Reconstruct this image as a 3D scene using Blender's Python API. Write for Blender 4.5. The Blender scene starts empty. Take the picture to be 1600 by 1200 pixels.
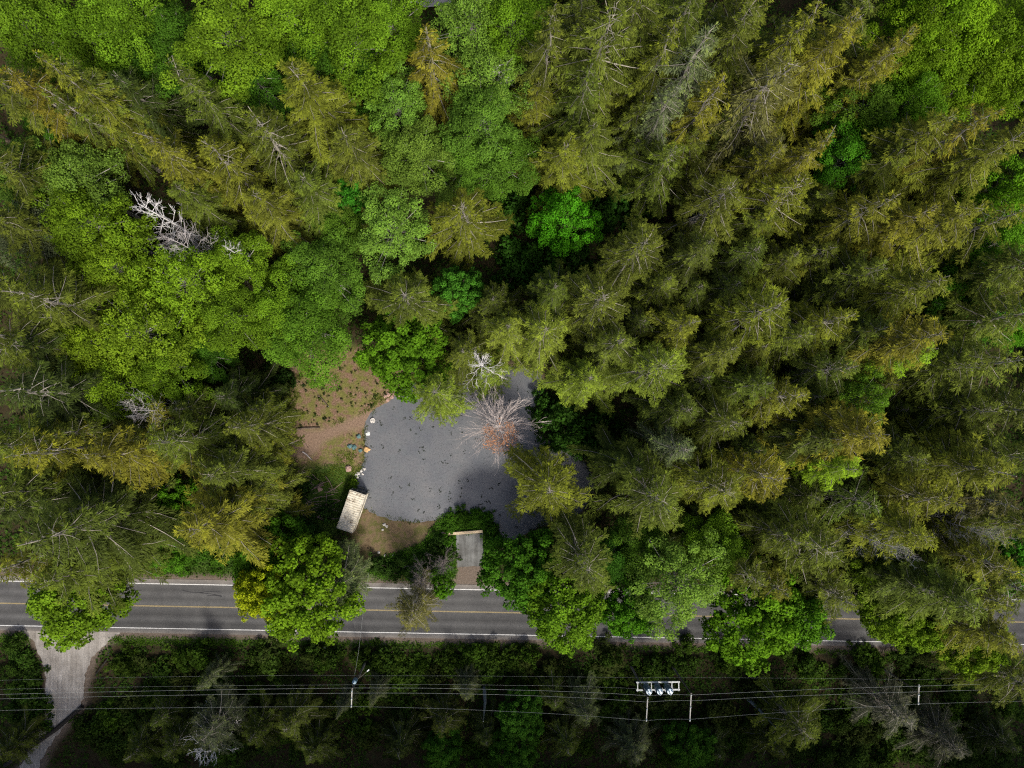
import bpy, math, random
import numpy as np
from mathutils import Vector, Matrix

# ------------------------------------------------------------------ camera, sky, sun, exposure
S = bpy.context.scene
COL = S.collection
H = 110.0                       # drone height above the pond, metres
FPX = 1100.0                    # focal length in photograph pixels (1600 wide)
fwd = Vector((30.0, 32.0, -FPX)).normalized()
rgt = (Vector((1, 0, 0)) - fwd * fwd.x).normalized()
upv = rgt.cross(fwd)
cam_d = bpy.data.cameras.new('camera')
cam_d.sensor_width = 36.0
cam_d.lens = 36.0 * FPX / 1600.0
cam_d.clip_start = 1.0
cam_d.clip_end = 3000.0
cam = bpy.data.objects.new('camera', cam_d)
COL.objects.link(cam)
mw = Matrix((rgt, upv, -fwd)).transposed().to_4x4()
mw.translation = Vector((0, 0, H))
cam.matrix_world = mw
S.camera = cam

SUN_EL = math.radians(50.0)
SUN_AZ = math.radians(154.0)     # compass bearing, the top of the picture is north
to_sun = Vector((math.sin(SUN_AZ) * math.cos(SUN_EL), math.cos(SUN_AZ) * math.cos(SUN_EL), math.sin(SUN_EL)))
world = bpy.data.worlds.new('World')
S.world = world
world.use_nodes = True
wn = world.node_tree
bg = wn.nodes['Background']
sky = wn.nodes.new('ShaderNodeTexSky')
sky.sky_type = 'NISHITA'
sky.sun_disc = False
sky.sun_elevation = SUN_EL
sky.sun_rotation = SUN_AZ
sky.air_density = 1.0
sky.dust_density = 5.0
sky.ozone_density = 1.0
wn.links.new(sky.outputs[0], bg.inputs[0])
bg.inputs[1].default_value = 0.12
sun_d = bpy.data.lights.new('sun', 'SUN')
sun_d.energy = 3.0
sun_d.angle = math.radians(8.0)
sun_d.color = (1.0, 0.95, 0.86)
sun = bpy.data.objects.new('sun', sun_d)
COL.objects.link(sun)
sun.rotation_euler = (-to_sun).to_track_quat('-Z', 'Y').to_euler()
sun.location = (0, 0, 140)
S.view_settings.view_transform = 'Standard'
S.view_settings.look = 'None'
S.view_settings.exposure = 0.68
S.view_settings.gamma = 1.0
S.view_settings.use_curve_mapping = False
S.cycles.max_bounces = 5
S.cycles.diffuse_bounces = 3
S.cycles.transmission_bounces = 3
S.cycles.use_denoising = False
S.cycles.filter_width = 1.2
S.cycles.sample_clamp_indirect = 3.0

rng = np.random.default_rng(11)
random.seed(11)


def P(px, py, z=0.0):
    """Where the sight line through a photograph pixel meets height z (to read positions off the picture)."""
    d = fwd * FPX + rgt * (px - 800.0) + upv * (600.0 - py)
    t = (z - H) / d.z
    return Vector((d.x * t, d.y * t, z))


# ------------------------------------------------------------------ helpers
def tag(o, label=None, cat=None, group=None, kind=None):
    if label: o['label'] = label
    if cat: o['category'] = cat
    if group: o['group'] = group
    if kind: o['kind'] = kind
    return o


def link(name, data, parent=None, loc=None):
    o = bpy.data.objects.new(name, data)
    COL.objects.link(o)
    if parent is not None: o.parent = parent
    if loc is not None: o.location = loc
    return o


def quads(name, V, v=None, tip=None, mat=None, smooth=False):
    """Mesh of separate quads: V is (n,4,3)."""
    V = np.asarray(V, dtype=np.float32)
    n = len(V)
    me = bpy.data.meshes.new(name)
    me.vertices.add(n * 4); me.loops.add(n * 4); me.polygons.add(n)
    me.vertices.foreach_set('co', V.reshape(-1))
    me.loops.foreach_set('vertex_index', np.arange(n * 4, dtype=np.int32))
    me.polygons.foreach_set('loop_start', np.arange(0, n * 4, 4, dtype=np.int32))
    me.polygons.foreach_set('loop_total', np.full(n, 4, dtype=np.int32))
    for nm, arr in (('v', v), ('tip', tip)):
        if arr is not None:
            a = me.attributes.new(nm, 'FLOAT', 'FACE')
            a.data.foreach_set('value', np.asarray(arr, dtype=np.float32))
    if mat: me.materials.append(mat)
    me.update(calc_edges=True)
    return me


def mesh(name, V, F, mat=None, smooth=False):
    me = bpy.data.meshes.new(name)
    me.from_pydata([tuple(map(float, p)) for p in V], [], [tuple(map(int, f)) for f in F])
    if mat: me.materials.append(mat)
    if smooth:
        me.polygons.foreach_set('use_smooth', [True] * len(me.polygons))
    me.update()
    return me


class MB:
    def __init__(self): self.V = []; self.F = []
    def box(self, c, s, rot=None, taper=1.0):
        b = len(self.V)
        for dz in (-.5, .5):
            k = 1.0 if dz < 0 else taper
            for dx, dy in ((-.5, -.5), (.5, -.5), (.5, .5), (-.5, .5)):
                p = Vector((dx * s[0] * k, dy * s[1] * k, dz * s[2]))
                if rot is not None: p = rot @ p
                self.V.append(Vector(c) + p)
        for f in ((3, 2, 1, 0), (4, 5, 6, 7), (0, 1, 5, 4), (1, 2, 6, 5), (2, 3, 7, 6), (3, 0, 4, 7)):
            self.F.append(tuple(b + i for i in f))
        return self
    def tube(self, pts, radii, n=6, cap=True):
        b = len(self.V)
        pts = [Vector(p) for p in pts]
        for i, p in enumerate(pts):
            t = (pts[min(i + 1, len(pts) - 1)] - pts[max(i - 1, 0)]).normalized()
            a = Vector((0, 0, 1)) if abs(t.z) < .9 else Vector((1, 0, 0))
            u = t.cross(a).normalized(); w = t.cross(u)
            for k in range(n):
                g = 2 * math.pi * k / n
                self.V.append(p + (u * math.cos(g) + w * math.sin(g)) * radii[i])
        for i in range(len(pts) - 1):
            for k in range(n):
                self.F.append((b + i * n + k, b + i * n + (k + 1) % n, b + (i + 1) * n + (k + 1) % n, b + (i + 1) * n + k))
        if cap:
            self.F.append(tuple(b + k for k in range(n)))
            e = b + (len(pts) - 1) * n
            self.F.append(tuple(e + k for k in reversed(range(n))))
        return self
    def lathe(self, c, prof, n=14):
        return self.tube([Vector(c) + Vector((0, 0, z)) for r, z in prof], [r for r, z in prof], n)
    def data(self, name, mat, smooth=False): return mesh(name, self.V, self.F, mat, smooth)
    def build(self, name, mat, parent=None, loc=None, smooth=False):
        return link(name, self.data(name, mat, smooth), parent, loc)


# ------------------------------------------------------------------ materials
def mat_new(name):
    m = bpy.data.materials.new(name); m.use_nodes = True
    nt = m.node_tree
    return m, nt, nt.nodes, nt.links, nt.nodes['Principled BSDF']


def noise(nt, scale, detail=4, rough=.6, vec=None):
    n = nt.nodes.new('ShaderNodeTexNoise')
    n.inputs['Scale'].default_value = scale; n.inputs['Detail'].default_value = detail
    n.inputs['Roughness'].default_value = rough
    if vec is not None: nt.links.new(vec, n.inputs['Vector'])
    return n


def ramp(nt, src, stops):
    r = nt.nodes.new('ShaderNodeValToRGB')
    e = r.color_ramp.elements
    while len(e) < len(stops): e.new(.5)
    for i, (p, c) in enumerate(stops):
        e[i].position = p; e[i].color = (*c, 1) if len(c) == 3 else c
    nt.links.new(src, r.inputs[0])
    return r


def mixc(nt, fac, a, b, mode='MIX'):
    m = nt.nodes.new('ShaderNodeMix'); m.data_type = 'RGBA'; m.blend_type = mode
    for s, k in ((fac, 0), (a, 6), (b, 7)):
        if isinstance(s, (int, float)): m.inputs[k].default_value = s
        elif isinstance(s, tuple): m.inputs[k].default_value = (*s, 1)
        else: nt.links.new(s, m.inputs[k])
    return m.outputs[2]


def mathn(nt, op, a, b=None, c=None):
    m = nt.nodes.new('ShaderNodeMath'); m.operation = op
    for k, s in enumerate((a, b, c)):
        if s is None: continue
        if isinstance(s, (int, float)): m.inputs[k].default_value = s
        else: nt.links.new(s, m.inputs[k])
    return m.outputs[0]


def simple(name, col, rough=.7, var=.25, scale=3.0, metal=0.0, bump=0.0, coords='Object'):
    m, nt, N, L, b = mat_new(name)
    tc = N.new('ShaderNodeTexCoord')
    n = noise(nt, scale, 5, .6, tc.outputs[coords])
    lo = tuple(c * (1 - var) for c in col); hi = tuple(min(1, c * (1 + var)) for c in col)
    r = ramp(nt, n.outputs[0], [(.3, lo), (.7, hi)])
    L.new(r.outputs[0], b.inputs['Base Color'])
    b.inputs['Roughness'].default_value = rough
    b.inputs['Metallic'].default_value = metal
    b.inputs['Specular IOR Level'].default_value = .3
    if bump:
        bp = N.new('ShaderNodeBump'); bp.inputs['Strength'].default_value = bump
        L.new(n.outputs[0], bp.inputs['Height']); L.new(bp.outputs[0], b.inputs['Normal'])
    return m


def leaf_mat(name, transl=.35, tipcol=None, tipamt=.0, lo=.55, hi=1.45):
    """Leaf colour = the object's own colour, varied leaf by leaf; young tips take the tip colour."""
    m, nt, N, L, b = mat_new(name)
    oi = N.new('ShaderNodeObjectInfo')
    av = N.new('ShaderNodeAttribute'); av.attribute_name = 'v'
    k = N.new('ShaderNodeMapRange')
    k.inputs['To Min'].default_value = lo; k.inputs['To Max'].default_value = hi
    L.new(av.outputs['Fac'], k.inputs['Value'])
    sc = N.new('ShaderNodeVectorMath'); sc.operation = 'SCALE'
    L.new(oi.outputs['Color'], sc.inputs[0]); L.new(k.outputs[0], sc.inputs['Scale'])
    col = sc.outputs[0]
    if tipcol:
        at = N.new('ShaderNodeAttribute'); at.attribute_name = 'tip'
        f = mathn(nt, 'MULTIPLY', at.outputs['Fac'], tipamt)
        tc = mixc(nt, f, (1, 1, 1), tipcol)
        col = mixc(nt, 1.0, col, tc, 'MULTIPLY')
    L.new(col, b.inputs['Base Color'])
    b.inputs['Roughness'].default_value = .7
    b.inputs['Specular IOR Level'].default_value = .08
    tr = N.new('ShaderNodeBsdfTranslucent'); L.new(col, tr.inputs['Color'])
    mx = N.new('ShaderNodeMixShader'); mx.inputs[0].default_value = transl
    L.new(b.outputs[0], mx.inputs[1]); L.new(tr.outputs[0], mx.inputs[2])
    L.new(mx.outputs[0], N['Material Output'].inputs['Surface'])
    return m


M = {}
M['needle'] = leaf_mat('needle', .22, (1.55, 1.56, .85), 1.0, lo=.5, hi=1.5)
M['leaf'] = leaf_mat('leaf', .38, (1.35, 1.2, .8), 1.0)
M['bark'] = simple('bark', (.10, .075, .055), .9, .4, 4, bump=.4)
M['limb'] = simple('limb', (.23, .21, .175), .9, .35, 3)
M['alder_bark'] = simple('alder_bark', (.24, .23, .2), .85, .35, 2)
M['bleached'] = simple('bleached', (.42, .385, .375), .85, .25, 2)
M['brown_twig'] = simple('brown_twig', (.46, .40, .37), .9, .25, 1.2)
M['purple_twig'] = simple('purple_twig', (.135, .115, .11), .9, .3, 2)
M['bleached_white'] = simple('bleached_white', (.60, .58, .57), .85, .2, 2)
M['brush'] = simple('brush', (.19, .13, .125), .9, .35, 2)
M['white_paint'] = simple('white_paint', (.68, .68, .66), .6, .14, 6)
M['yellow_paint'] = simple('yellow_paint', (.38, .29, .12), .6, .22, 6)
M['wood_pole'] = simple('wood_pole', (.13, .12, .105), .9, .3, 3, bump=.2)
M['galv'] = simple('galv', (.52, .54, .53), .5, .15, 5)
M['blue_tank'] = simple('blue_tank', (.10, .17, .22), .45, .2, 3)
M['arm'] = simple('arm', (.34, .33, .30), .8, .2, 5)
M['insul'] = simple('insul', (.70, .80, .84), .3, .1, 9)
M['wire'] = simple('wire', (.28, .30, .29), .5, .1, 1, metal=.2)
M['rock_white'] = simple('rock_white', (.44, .42, .39), .85, .25, 3, bump=.4)
M['rock_tan'] = simple('rock_tan', (.48, .30, .14), .85, .25, 3, bump=.4)
M['rock_teal'] = simple('rock_teal', (.07, .135, .135), .7, .25, 3, bump=.3)
M['rock_pink'] = simple('rock_pink', (.30, .20, .165), .9, .3, 3, bump=.4)
M['timber'] = simple('timber', (.46, .36, .24), .85, .3, 5, bump=.2)
M['near_black'] = simple('near_black', (.02, .018, .016), .8, .4, 3, bump=.3)
M['snag'] = simple('snag', (.17, .19, .20), .85, .3, 2)

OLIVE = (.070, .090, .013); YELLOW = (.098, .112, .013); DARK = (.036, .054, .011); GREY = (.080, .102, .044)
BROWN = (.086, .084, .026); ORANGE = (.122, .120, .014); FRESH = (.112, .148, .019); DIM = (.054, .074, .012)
ALDER = (.098, .190, .010); PALE = (.112, .205, .026); DKALD = (.046, .122, .009); MAPLE = (.085, .195, .010)
GOLD = (.285, .360, .012); VIVID = (.056, .215, .007); DKMAP = (.034, .105, .008); LIME = (.122, .210, .011)


# ------------------------------------------------------------------ ground, pond, road
def poly(px, z=0.0):
    return np.array([[*P(x, y, z)[:2]] for x, y in px])


def sdf(pts, pg):
    """Signed distance, positive inside."""
    d = np.full(len(pts), 1e9); ins = np.zeros(len(pts), bool)
    n = len(pg)
    for i in range(n):
        a = pg[i]; b = pg[(i + 1) % n]; e = b - a
        w = pts - a
        t = np.clip((w @ e) / max(e @ e, 1e-9), 0, 1)
        d = np.minimum(d, np.hypot(*(w - t[:, None] * e).T))
        c = ((a[1] > pts[:, 1]) != (b[1] > pts[:, 1]))
        with np.errstate(divide='ignore', invalid='ignore'):
            xx = (b[0] - a[0]) * (pts[:, 1] - a[1]) / (b[1] - a[1] + 1e-12) + a[0]
        ins ^= c & (pts[:, 0] < xx)
    return np.where(ins, d, -d)


def sst(a, b, x):
    t = np.clip((x - a) / (b - a), 0, 1)
    return t * t * (3 - 2 * t)


def vnoise(p, s, seed=0):
    """Cheap smooth value noise in the plane, 0..1."""
    q = p * s
    i = np.floor(q).astype(int); f = q - i; f = f * f * (3 - 2 * f)
    def h(ix, iy):
        k = (ix * 374761393 + iy * 668265263 + seed * 1442695) & 0xffffffff
        k = ((k ^ (k >> 13)) * 1274126177) & 0xffffffff
        return ((k ^ (k >> 16)) & 0xffff) / 65535.0
    a = h(i[:, 0], i[:, 1]); b = h(i[:, 0] + 1, i[:, 1]); c = h(i[:, 0], i[:, 1] + 1); d = h(i[:, 0] + 1, i[:, 1] + 1)
    return (a * (1 - f[:, 0]) + b * f[:, 0]) * (1 - f[:, 1]) + (c * (1 - f[:, 0]) + d * f[:, 0]) * f[:, 1]


def fbm(p, s, seed=0, o=4):
    r = 0; a = .5
    for k in range(o):
        r = r + a * vnoise(p, s * 2 ** k, seed + k); a *= .5
    return r


POND = poly([(634, 607), (623, 622), (611, 632), (598, 641), (587, 648), (580, 657), (577, 672), (576, 690), (575, 716), (571, 735), (562, 749),
             (563, 764), (568, 778), (577, 788), (592, 797), (608, 802), (627, 806), (645, 808), (661, 808), (678, 806), (692, 803), (706, 799), (722, 797), (740, 797), (757, 800),
             (768, 806), (774, 818), (778, 832), (788, 843), (800, 838), (812, 830), (840, 815), (885, 806), (912, 790), (922, 765), (915, 735), (898, 712),
             (868, 700), (842, 690), (826, 672), (822, 655), (828, 640), (836, 622), (843, 602), (838, 586), (800, 578), (760, 578), (715, 586), (680, 594), (650, 598)], -.3)
CLEAR = poly([(395, 575), (470, 548), (520, 535), (560, 545), (600, 560), (640, 590), (640, 615), (590, 650), (580, 700), (572, 740), (565, 765),
              (520, 760), (470, 735), (445, 700), (420, 650)])
PATHD = poly([(440, 690), (455, 672), (500, 668), (545, 655), (590, 632), (630, 600), (640, 610), (610, 636), (585, 655), (575, 668), (540, 676), (505, 692), (490, 715), (455, 718)])
LAWN = poly([(455, 738), (490, 728), (540, 726), (562, 745), (556, 768), (545, 800), (530, 830), (480, 850), (450, 800)])
BANK = poly([(566, 785), (592, 799), (640, 809), (690, 805), (694, 818), (668, 838), (640, 862), (600, 872), (555, 850), (552, 820)])
VERGE = poly([(690, 806), (722, 798), (760, 801), (774, 816), (780, 838), (770, 905), (690, 915), (600, 905), (560, 890), (600, 870), (660, 850)])
STRIP = poly([(-60, 985), (400, 992), (800, 998), (1200, 1006), (1700, 1016), (1700, 1022), (1200, 1016), (800, 1008), (400, 1006), (-60, 998)])
HEDGE = poly([(180, 840), (300, 850), (420, 845), (430, 900), (180, 893)])
PAD = poly([(712, 834), (755, 833), (757, 884), (714, 886)])
APRON = poly([(713, 872), (757, 872), (764, 895), (776, 922), (698, 922), (712, 898)])
LANE = poly([(28, 982), (190, 986), (168, 1002), (148, 1022), (136, 1048), (131, 1080), (127, 1103), (108, 1126), (82, 1158), (66, 1184), (54, 1225), (20, 1225),
             (42, 1180), (58, 1150), (70, 1122), (72, 1090), (72, 1060), (66, 1030), (54, 1005)])
TRACK = poly([(560, -60), (630, -25), (642, 6), (668, 12), (702, 10), (720, -20), (800, -60), (760, -90), (600, -90)])


def road_y(px, off):          # photograph row of the road's painted lines: off 0 = upper edge line, 1 = lower edge line
    a = 907.5 + .0185 * px; b = 977.0 + .0186 * px
    return a + (b - a) * off


def road_strip(o0, o1, x0=-700, x1=2300, n=60, z=.03, breaks=None):
    out = []
    xs = np.linspace(x0, x1, n)
    for x in xs:
        out.append((P(x, road_y(x, o0), 0), P(x, road_y(x, o1), 0)))
    V = []; F = []
    for a, b in out:
        V += [(a.x, a.y, z), (b.x, b.y, z)]
    for i in range(n - 1): F.append((2 * i + 1, 2 * i + 3, 2 * i + 2, 2 * i))
    return V, F


ROADP = np.array([[*P(x, road_y(x, -.13), 0)[:2]] for x in np.linspace(-700, 2300, 30)] + [[*P(x, road_y(x, 1.17), 0)[:2]] for x in np.linspace(2300, -700, 30)])


def gheight(p):
    z = (fbm(p, .035, 5, 3) - .45) * 1.6 + (fbm(p, .3, 9, 2) - .4) * .18
    dr = sdf(p, ROADP)
    flat = sst(-6, -.5, dr)
    flat = np.maximum(flat, sst(-4, .5, sdf(p, LANE)))
    flat = np.maximum(flat, sst(-4, .5, np.maximum(sdf(p, PAD), sdf(p, APRON))))
    flat = np.maximum(flat, .8 * sst(-3, 2, sdf(p, CLEAR)))
    dp = sdf(p, POND) + (fbm(p, .5, 21, 2) - .38) * .9
    flat = np.maximum(flat, sst(-7, -1, dp))
    z = z * (1 - flat)
    z = z - .3 * sst(-4, -.8, dp) * (1 - sst(-3, 0, dr)) - 1.3 * sst(-.9, 2.2, dp)
    south = (p[:, 1] < -34) * 1.0
    z = z - south * 1.1 * sst(-1.5, -5.5, dr) * (1 - sst(-3, .5, sdf(p, LANE)))
    return z


ax = np.concatenate([[-900, -500, -300, -200, -150, -120], np.arange(-100, 100.01, .62), [120, 150, 200, 300, 500, 900]])
ay = np.concatenate([[-900, -500, -300, -200, -150, -110], np.arange(-82, 82.01, .62), [110, 150, 200, 300, 500, 900]])
GX, GY = np.meshgrid(ax, ay)
gp = np.stack([GX.ravel(), GY.ravel()], 1)
gz = gheight(gp)
nx, ny = len(ax), len(ay)
me = bpy.data.meshes.new('ground')
idx = np.arange(nx * ny).reshape(ny, nx)
F = np.stack([idx[:-1, :-1], idx[:-1, 1:], idx[1:, 1:], idx[1:, :-1]], -1).reshape(-1, 4)
me.vertices.add(nx * ny); me.loops.add(F.size); me.polygons.add(len(F))
me.vertices.foreach_set('co', np.column_stack([gp, gz]).astype(np.float32).ravel())
me.loops.foreach_set('vertex_index', F.astype(np.int32).ravel())
me.polygons.foreach_set('loop_start', np.arange(0, F.size, 4, dtype=np.int32))
me.polygons.foreach_set('loop_total', np.full(len(F), 4, dtype=np.int32))
me.polygons.foreach_set('use_smooth', np.ones(len(F), bool))
wob = (fbm(gp, .35, 31, 3) - .45) * 3.0
m_dirt = np.maximum(sst(-1.2, 1.2, sdf(gp, CLEAR) + wob), 0)
m_path = sst(-.5, .6, sdf(gp, PATHD) + wob * .35)
m_bank = sst(-1.0, 1.0, sdf(gp, BANK) + wob * .6)
m_lawn = np.maximum.reduce([sst(-1., 1., sdf(gp, LAWN) + wob * .6), sst(-1., 1., sdf(gp, VERGE) + wob * .4), sst(-.4, .4, sdf(gp, STRIP) + wob * .2), sst(-1., 1., sdf(gp, HEDGE) + wob * .4)])
m_shore = sst(-1.8, -.2, sdf(gp, POND)) * .8
m_gravel = np.maximum(sst(-1.1, 0., sdf(gp, ROADP) + wob * .12), np.maximum(sst(-.5, .4, sdf(gp, APRON) + wob * .2), sst(-1.3, 0, sdf(gp, LANE) + wob * .3)))
for nm, a in (('dirt', m_dirt), ('path', m_path), ('bank', m_bank), ('lawn', m_lawn), ('shore', m_shore), ('gravel', m_gravel)):
    at = me.attributes.new(nm, 'FLOAT', 'POINT'); at.data.foreach_set('value', a.astype(np.float32))
me.update(calc_edges=True)


def ground_mat():
    m, nt, N, L, b = mat_new('ground_mat')
    geo = N.new('ShaderNodeNewGeometry'); pos = geo.outputs['Position']
    def att(n):
        a = N.new('ShaderNodeAttribute'); a.attribute_name = n; return a.outputs['Fac']
    n1 = noise(nt, .8, 6, .65, pos); n2 = noise(nt, 4.0, 5, .7, pos); n3 = noise(nt, .25, 4, .6, pos)
    c = ramp(nt, n1.outputs[0], [(.3, (.020, .016, .008)), (.5, (.034, .026, .013)), (.7, (.026, .038, .012))]).outputs[0]
    dirt = ramp(nt, n2.outputs[0], [(.28, (.050, .032, .020)), (.46, (.125, .078, .052)), (.6, (.18, .118, .084)), (.74, (.28, .205, .155))]).outputs[0]
    moss = ramp(nt, n2.outputs[0], [(.3, (.060, .078, .014)), (.7, (.135, .145, .028))]).outputs[0]
    gm = ramp(nt, n1.outputs[0], [(.42, (0, 0, 0)), (.56, (1, 1, 1))]).outputs[0]
    dm = mixc(nt, mathn(nt, 'MULTIPLY', gm, .75), dirt, moss)
    lawn = ramp(nt, n2.outputs[0], [(.25, (.025, .050, .010)), (.55, (.050, .090, .014)), (.8, (.10, .11, .03))]).outputs[0]
    bank = ramp(nt, n1.outputs[0], [(.3, (.085, .060, .032)), (.46, (.135, .098, .058)), (.6, (.075, .078, .022)), (.8, (.22, .165, .11))]).outputs[0]
    path = ramp(nt, n2.outputs[0], [(.25, (.105, .070, .048)), (.75, (.225, .158, .115))]).outputs[0]
    gravel = ramp(nt, n2.outputs[0], [(.25, (.085, .062, .045)), (.75, (.17, .14, .115))]).outputs[0]
    shore = ramp(nt, n2.outputs[0], [(.3, (.08, .058, .035)), (.7, (.17, .13, .09))]).outputs[0]
    c = mixc(nt, att('shore'), c, shore)
    c = mixc(nt, att('dirt'), c, dm)
    c = mixc(nt, att('lawn'), c, lawn)
    c = mixc(nt, att('bank'), c, bank)
    c = mixc(nt, att('path'), c, path)
    c = mixc(nt, att('gravel'), c, gravel)
    L.new(c, b.inputs['Base Color'])
    b.inputs['Roughness'].default_value = .95; b.inputs['Specular IOR Level'].default_value = .1
    bp = N.new('ShaderNodeBump'); bp.inputs['Strength'].default_value = .6; bp.inputs['Distance'].default_value = .12
    L.new(n2.outputs[0], bp.inputs['Height']); L.new(bp.outputs[0], b.inputs['Normal'])
    return m


me.materials.append(ground_mat())
tag(link('ground', me), kind='structure')


def sheet(name, pg, z, mat, sub=0):
    """A flat outline, triangulated."""
    import mathutils.geometry as mg
    tri = mg.tessellate_polygon([[Vector((x, y, 0)) for x, y in pg]])
    V = [(x, y, z) for x, y in pg]
    F = []
    for t in tri:
        a, b2, c = (Vector(V[i]) for i in t)
        F.append(t if (b2 - a).cross(c - a).z > 0 else t[::-1])
    return mesh(name, V, F, mat)


def densify(pg, step, amp, seed):
    out = []
    r = np.random.default_rng(seed)
    n = len(pg)
    for i in range(n):
        a = pg[i]; b = pg[(i + 1) % n]; k = max(1, int(np.hypot(*(b - a)) / step))
        for j in range(k):
            out.append(a + (b - a) * j / k + r.normal(0, amp, 2))
    return np.array(out)


# pond: still water under a dusty weed film, its grey also painting in reflected sky
m, nt, N, L, b = mat_new('pond_water')
geo = N.new('ShaderNodeNewGeometry'); pos = geo.outputs['Position']
n1 = noise(nt, .12, 4, .6, pos); n2 = noise(nt, 3.0, 5, .85, pos); n3 = noise(nt, 1.2, 4, .6, pos)
c1 = ramp(nt, n1.outputs[0], [(.3, (.072, .078, .091)), (.5, (.102, .105, .112)), (.7, (.138, .136, .136))]).outputs[0]
sp = ramp(nt, n2.outputs[0], [(.34, (.62, .62, .60)), (.45, (.9, .9, .9)), (.56, (1, 1, 1)), (.66, (1.25, 1.23, 1.2))]).outputs[0]
vor = N.new('ShaderNodeTexVoronoi'); vor.inputs['Scale'].default_value = 1.1; L.new(pos, vor.inputs['Vector'])
c2 = mixc(nt, 1.0, c1, sp, 'MULTIPLY')
c3 = mixc(nt, mathn(nt, 'MULTIPLY', ramp(nt, n3.outputs[0], [(.45, (0, 0, 0)), (.65, (1, 1, 1))]).outputs[0], .35), c2, (.090, .103, .108))
L.new(c3, b.inputs['Base Color'])
b.inputs['Roughness'].default_value = .35
b.inputs['Specular IOR Level'].default_value = .5
M['pond'] = m
cen = POND.mean(0)
pond_big = []
for p in densify(POND, 1.0, .03, 3):
    d = p - cen; pond_big.append(p + d / np.hypot(*d) * 1.6)
tag(link('pond', sheet('pond', np.array(pond_big), -.33, M['pond'])), kind='structure')

# road: colour across its width follows the wheel paths and the gritty shoulders
m, nt, N, L, b = mat_new('asphalt')
geo = N.new('ShaderNodeNewGeometry'); pos = geo.outputs['Position']
lat = N.new('ShaderNodeAttribute'); lat.attribute_name = 'lat'
mp = N.new('ShaderNodeMapping'); mp.inputs['Scale'].default_value = (.05, .9, 1); L.new(pos, mp.inputs[0])
n1 = noise(nt, 1.0, 4, .6, mp.outputs[0]); n2 = noise(nt, 7, 5, .8, pos); n3 = noise(nt, .3, 5, .65, pos)
lw_ = mathn(nt, 'ADD', lat.outputs['Fac'], mathn(nt, 'MULTIPLY', mathn(nt, 'SUBTRACT', n1.outputs[0], .5), .035))
g_ = lambda v, t=0: (v * (1 + t), v, v * (1 - t))
c = ramp(nt, lw_, [(0, g_(.150, .1)), (.075, g_(.125, .06)), (.11, g_(.078)), (.20, g_(.060)), (.28, g_(.088)), (.36, g_(.062)), (.45, g_(.085)), (.56, g_(.070)),
                   (.66, g_(.052)), (.74, g_(.086)), (.82, g_(.052)), (.90, g_(.066)), (.935, g_(.110, .03)), (1, g_(.150, .1))]).outputs[0]
g = ramp(nt, n2.outputs[0], [(.3, (.72, .72, .72)), (.7, (1.25, 1.25, 1.25))]).outputs[0]
c = mixc(nt, 1.0, c, g, 'MULTIPLY')
g3 = ramp(nt, n3.outputs[0], [(.3, (.78, .78, .79)), (.7, (1.2, 1.19, 1.17))]).outputs[0]
c = mixc(nt, 1.0, c, g3, 'MULTIPLY')
L.new(c, b.inputs['Base Color']); b.inputs['Roughness'].default_value = .85; b.inputs['Specular IOR Level'].default_value = .2
M['asphalt'] = m
V, F = road_strip(-.11, 1.11, z=.05)
rme = mesh('road', V, F, M['asphalt'])
at = rme.attributes.new('lat', 'FLOAT', 'POINT'); at.data.foreach_set('value', np.tile([0.0, 1.0], len(V) // 2).astype(np.float32))
road = tag(link('road', rme), kind='structure')
lm, nt, N, L, b = mat_new('worn_white')
geo = N.new('ShaderNodeNewGeometry'); n1 = noise(nt, 2.5, 5, .75, geo.outputs['Position'])
L.new(ramp(nt, n1.outputs[0], [(.30, (.20, .20, .20)), (.42, (.50, .50, .49)), (.7, (.66, .66, .64))]).outputs[0], b.inputs['Base Color'])
b.inputs['Roughness'].default_value = .6
lw = .0085
for o0, o1, mt, nm in ((-lw, lw, lm, 'edge_line'), (1 - lw, 1 + lw, lm, 'edge_line'), (.490, .497, M['yellow_paint'], 'centre_line'), (.505, .512, M['yellow_paint'], 'centre_line')):
    V, F = road_strip(o0, o1, z=.054)
    link(nm, mesh(nm, V, F, mt), road)
# a crooked tar-sealed crack and a small patch in the lane
tar = simple('tar', (.022, .022, .024), .6, .3, 5)
mb = MB()
for pts in ([(285, 922), (297, 925), (312, 926), (330, 928), (347, 931)], [(312, 926), (325, 924), (345, 925)], [(205, 923), (222, 922)], [(322, 931), (336, 930), (347, 932)]):
    for (a, b2) in zip(pts[:-1], pts[1:]):
        A = P(*a); B = P(*b2); d = (B - A).normalized(); nrm = Vector((-d.y, d.x, 0)) * .05
        k = len(mb.V); mb.V += [A - nrm + Vector((0, 0, .056)), B - nrm + Vector((0, 0, .056)), B + nrm + Vector((0, 0, .056)), A + nrm + Vector((0, 0, .056))]
        mb.F.append((k, k + 1, k + 2, k + 3))
mb.build('sealed_crack', tar, road)

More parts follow.
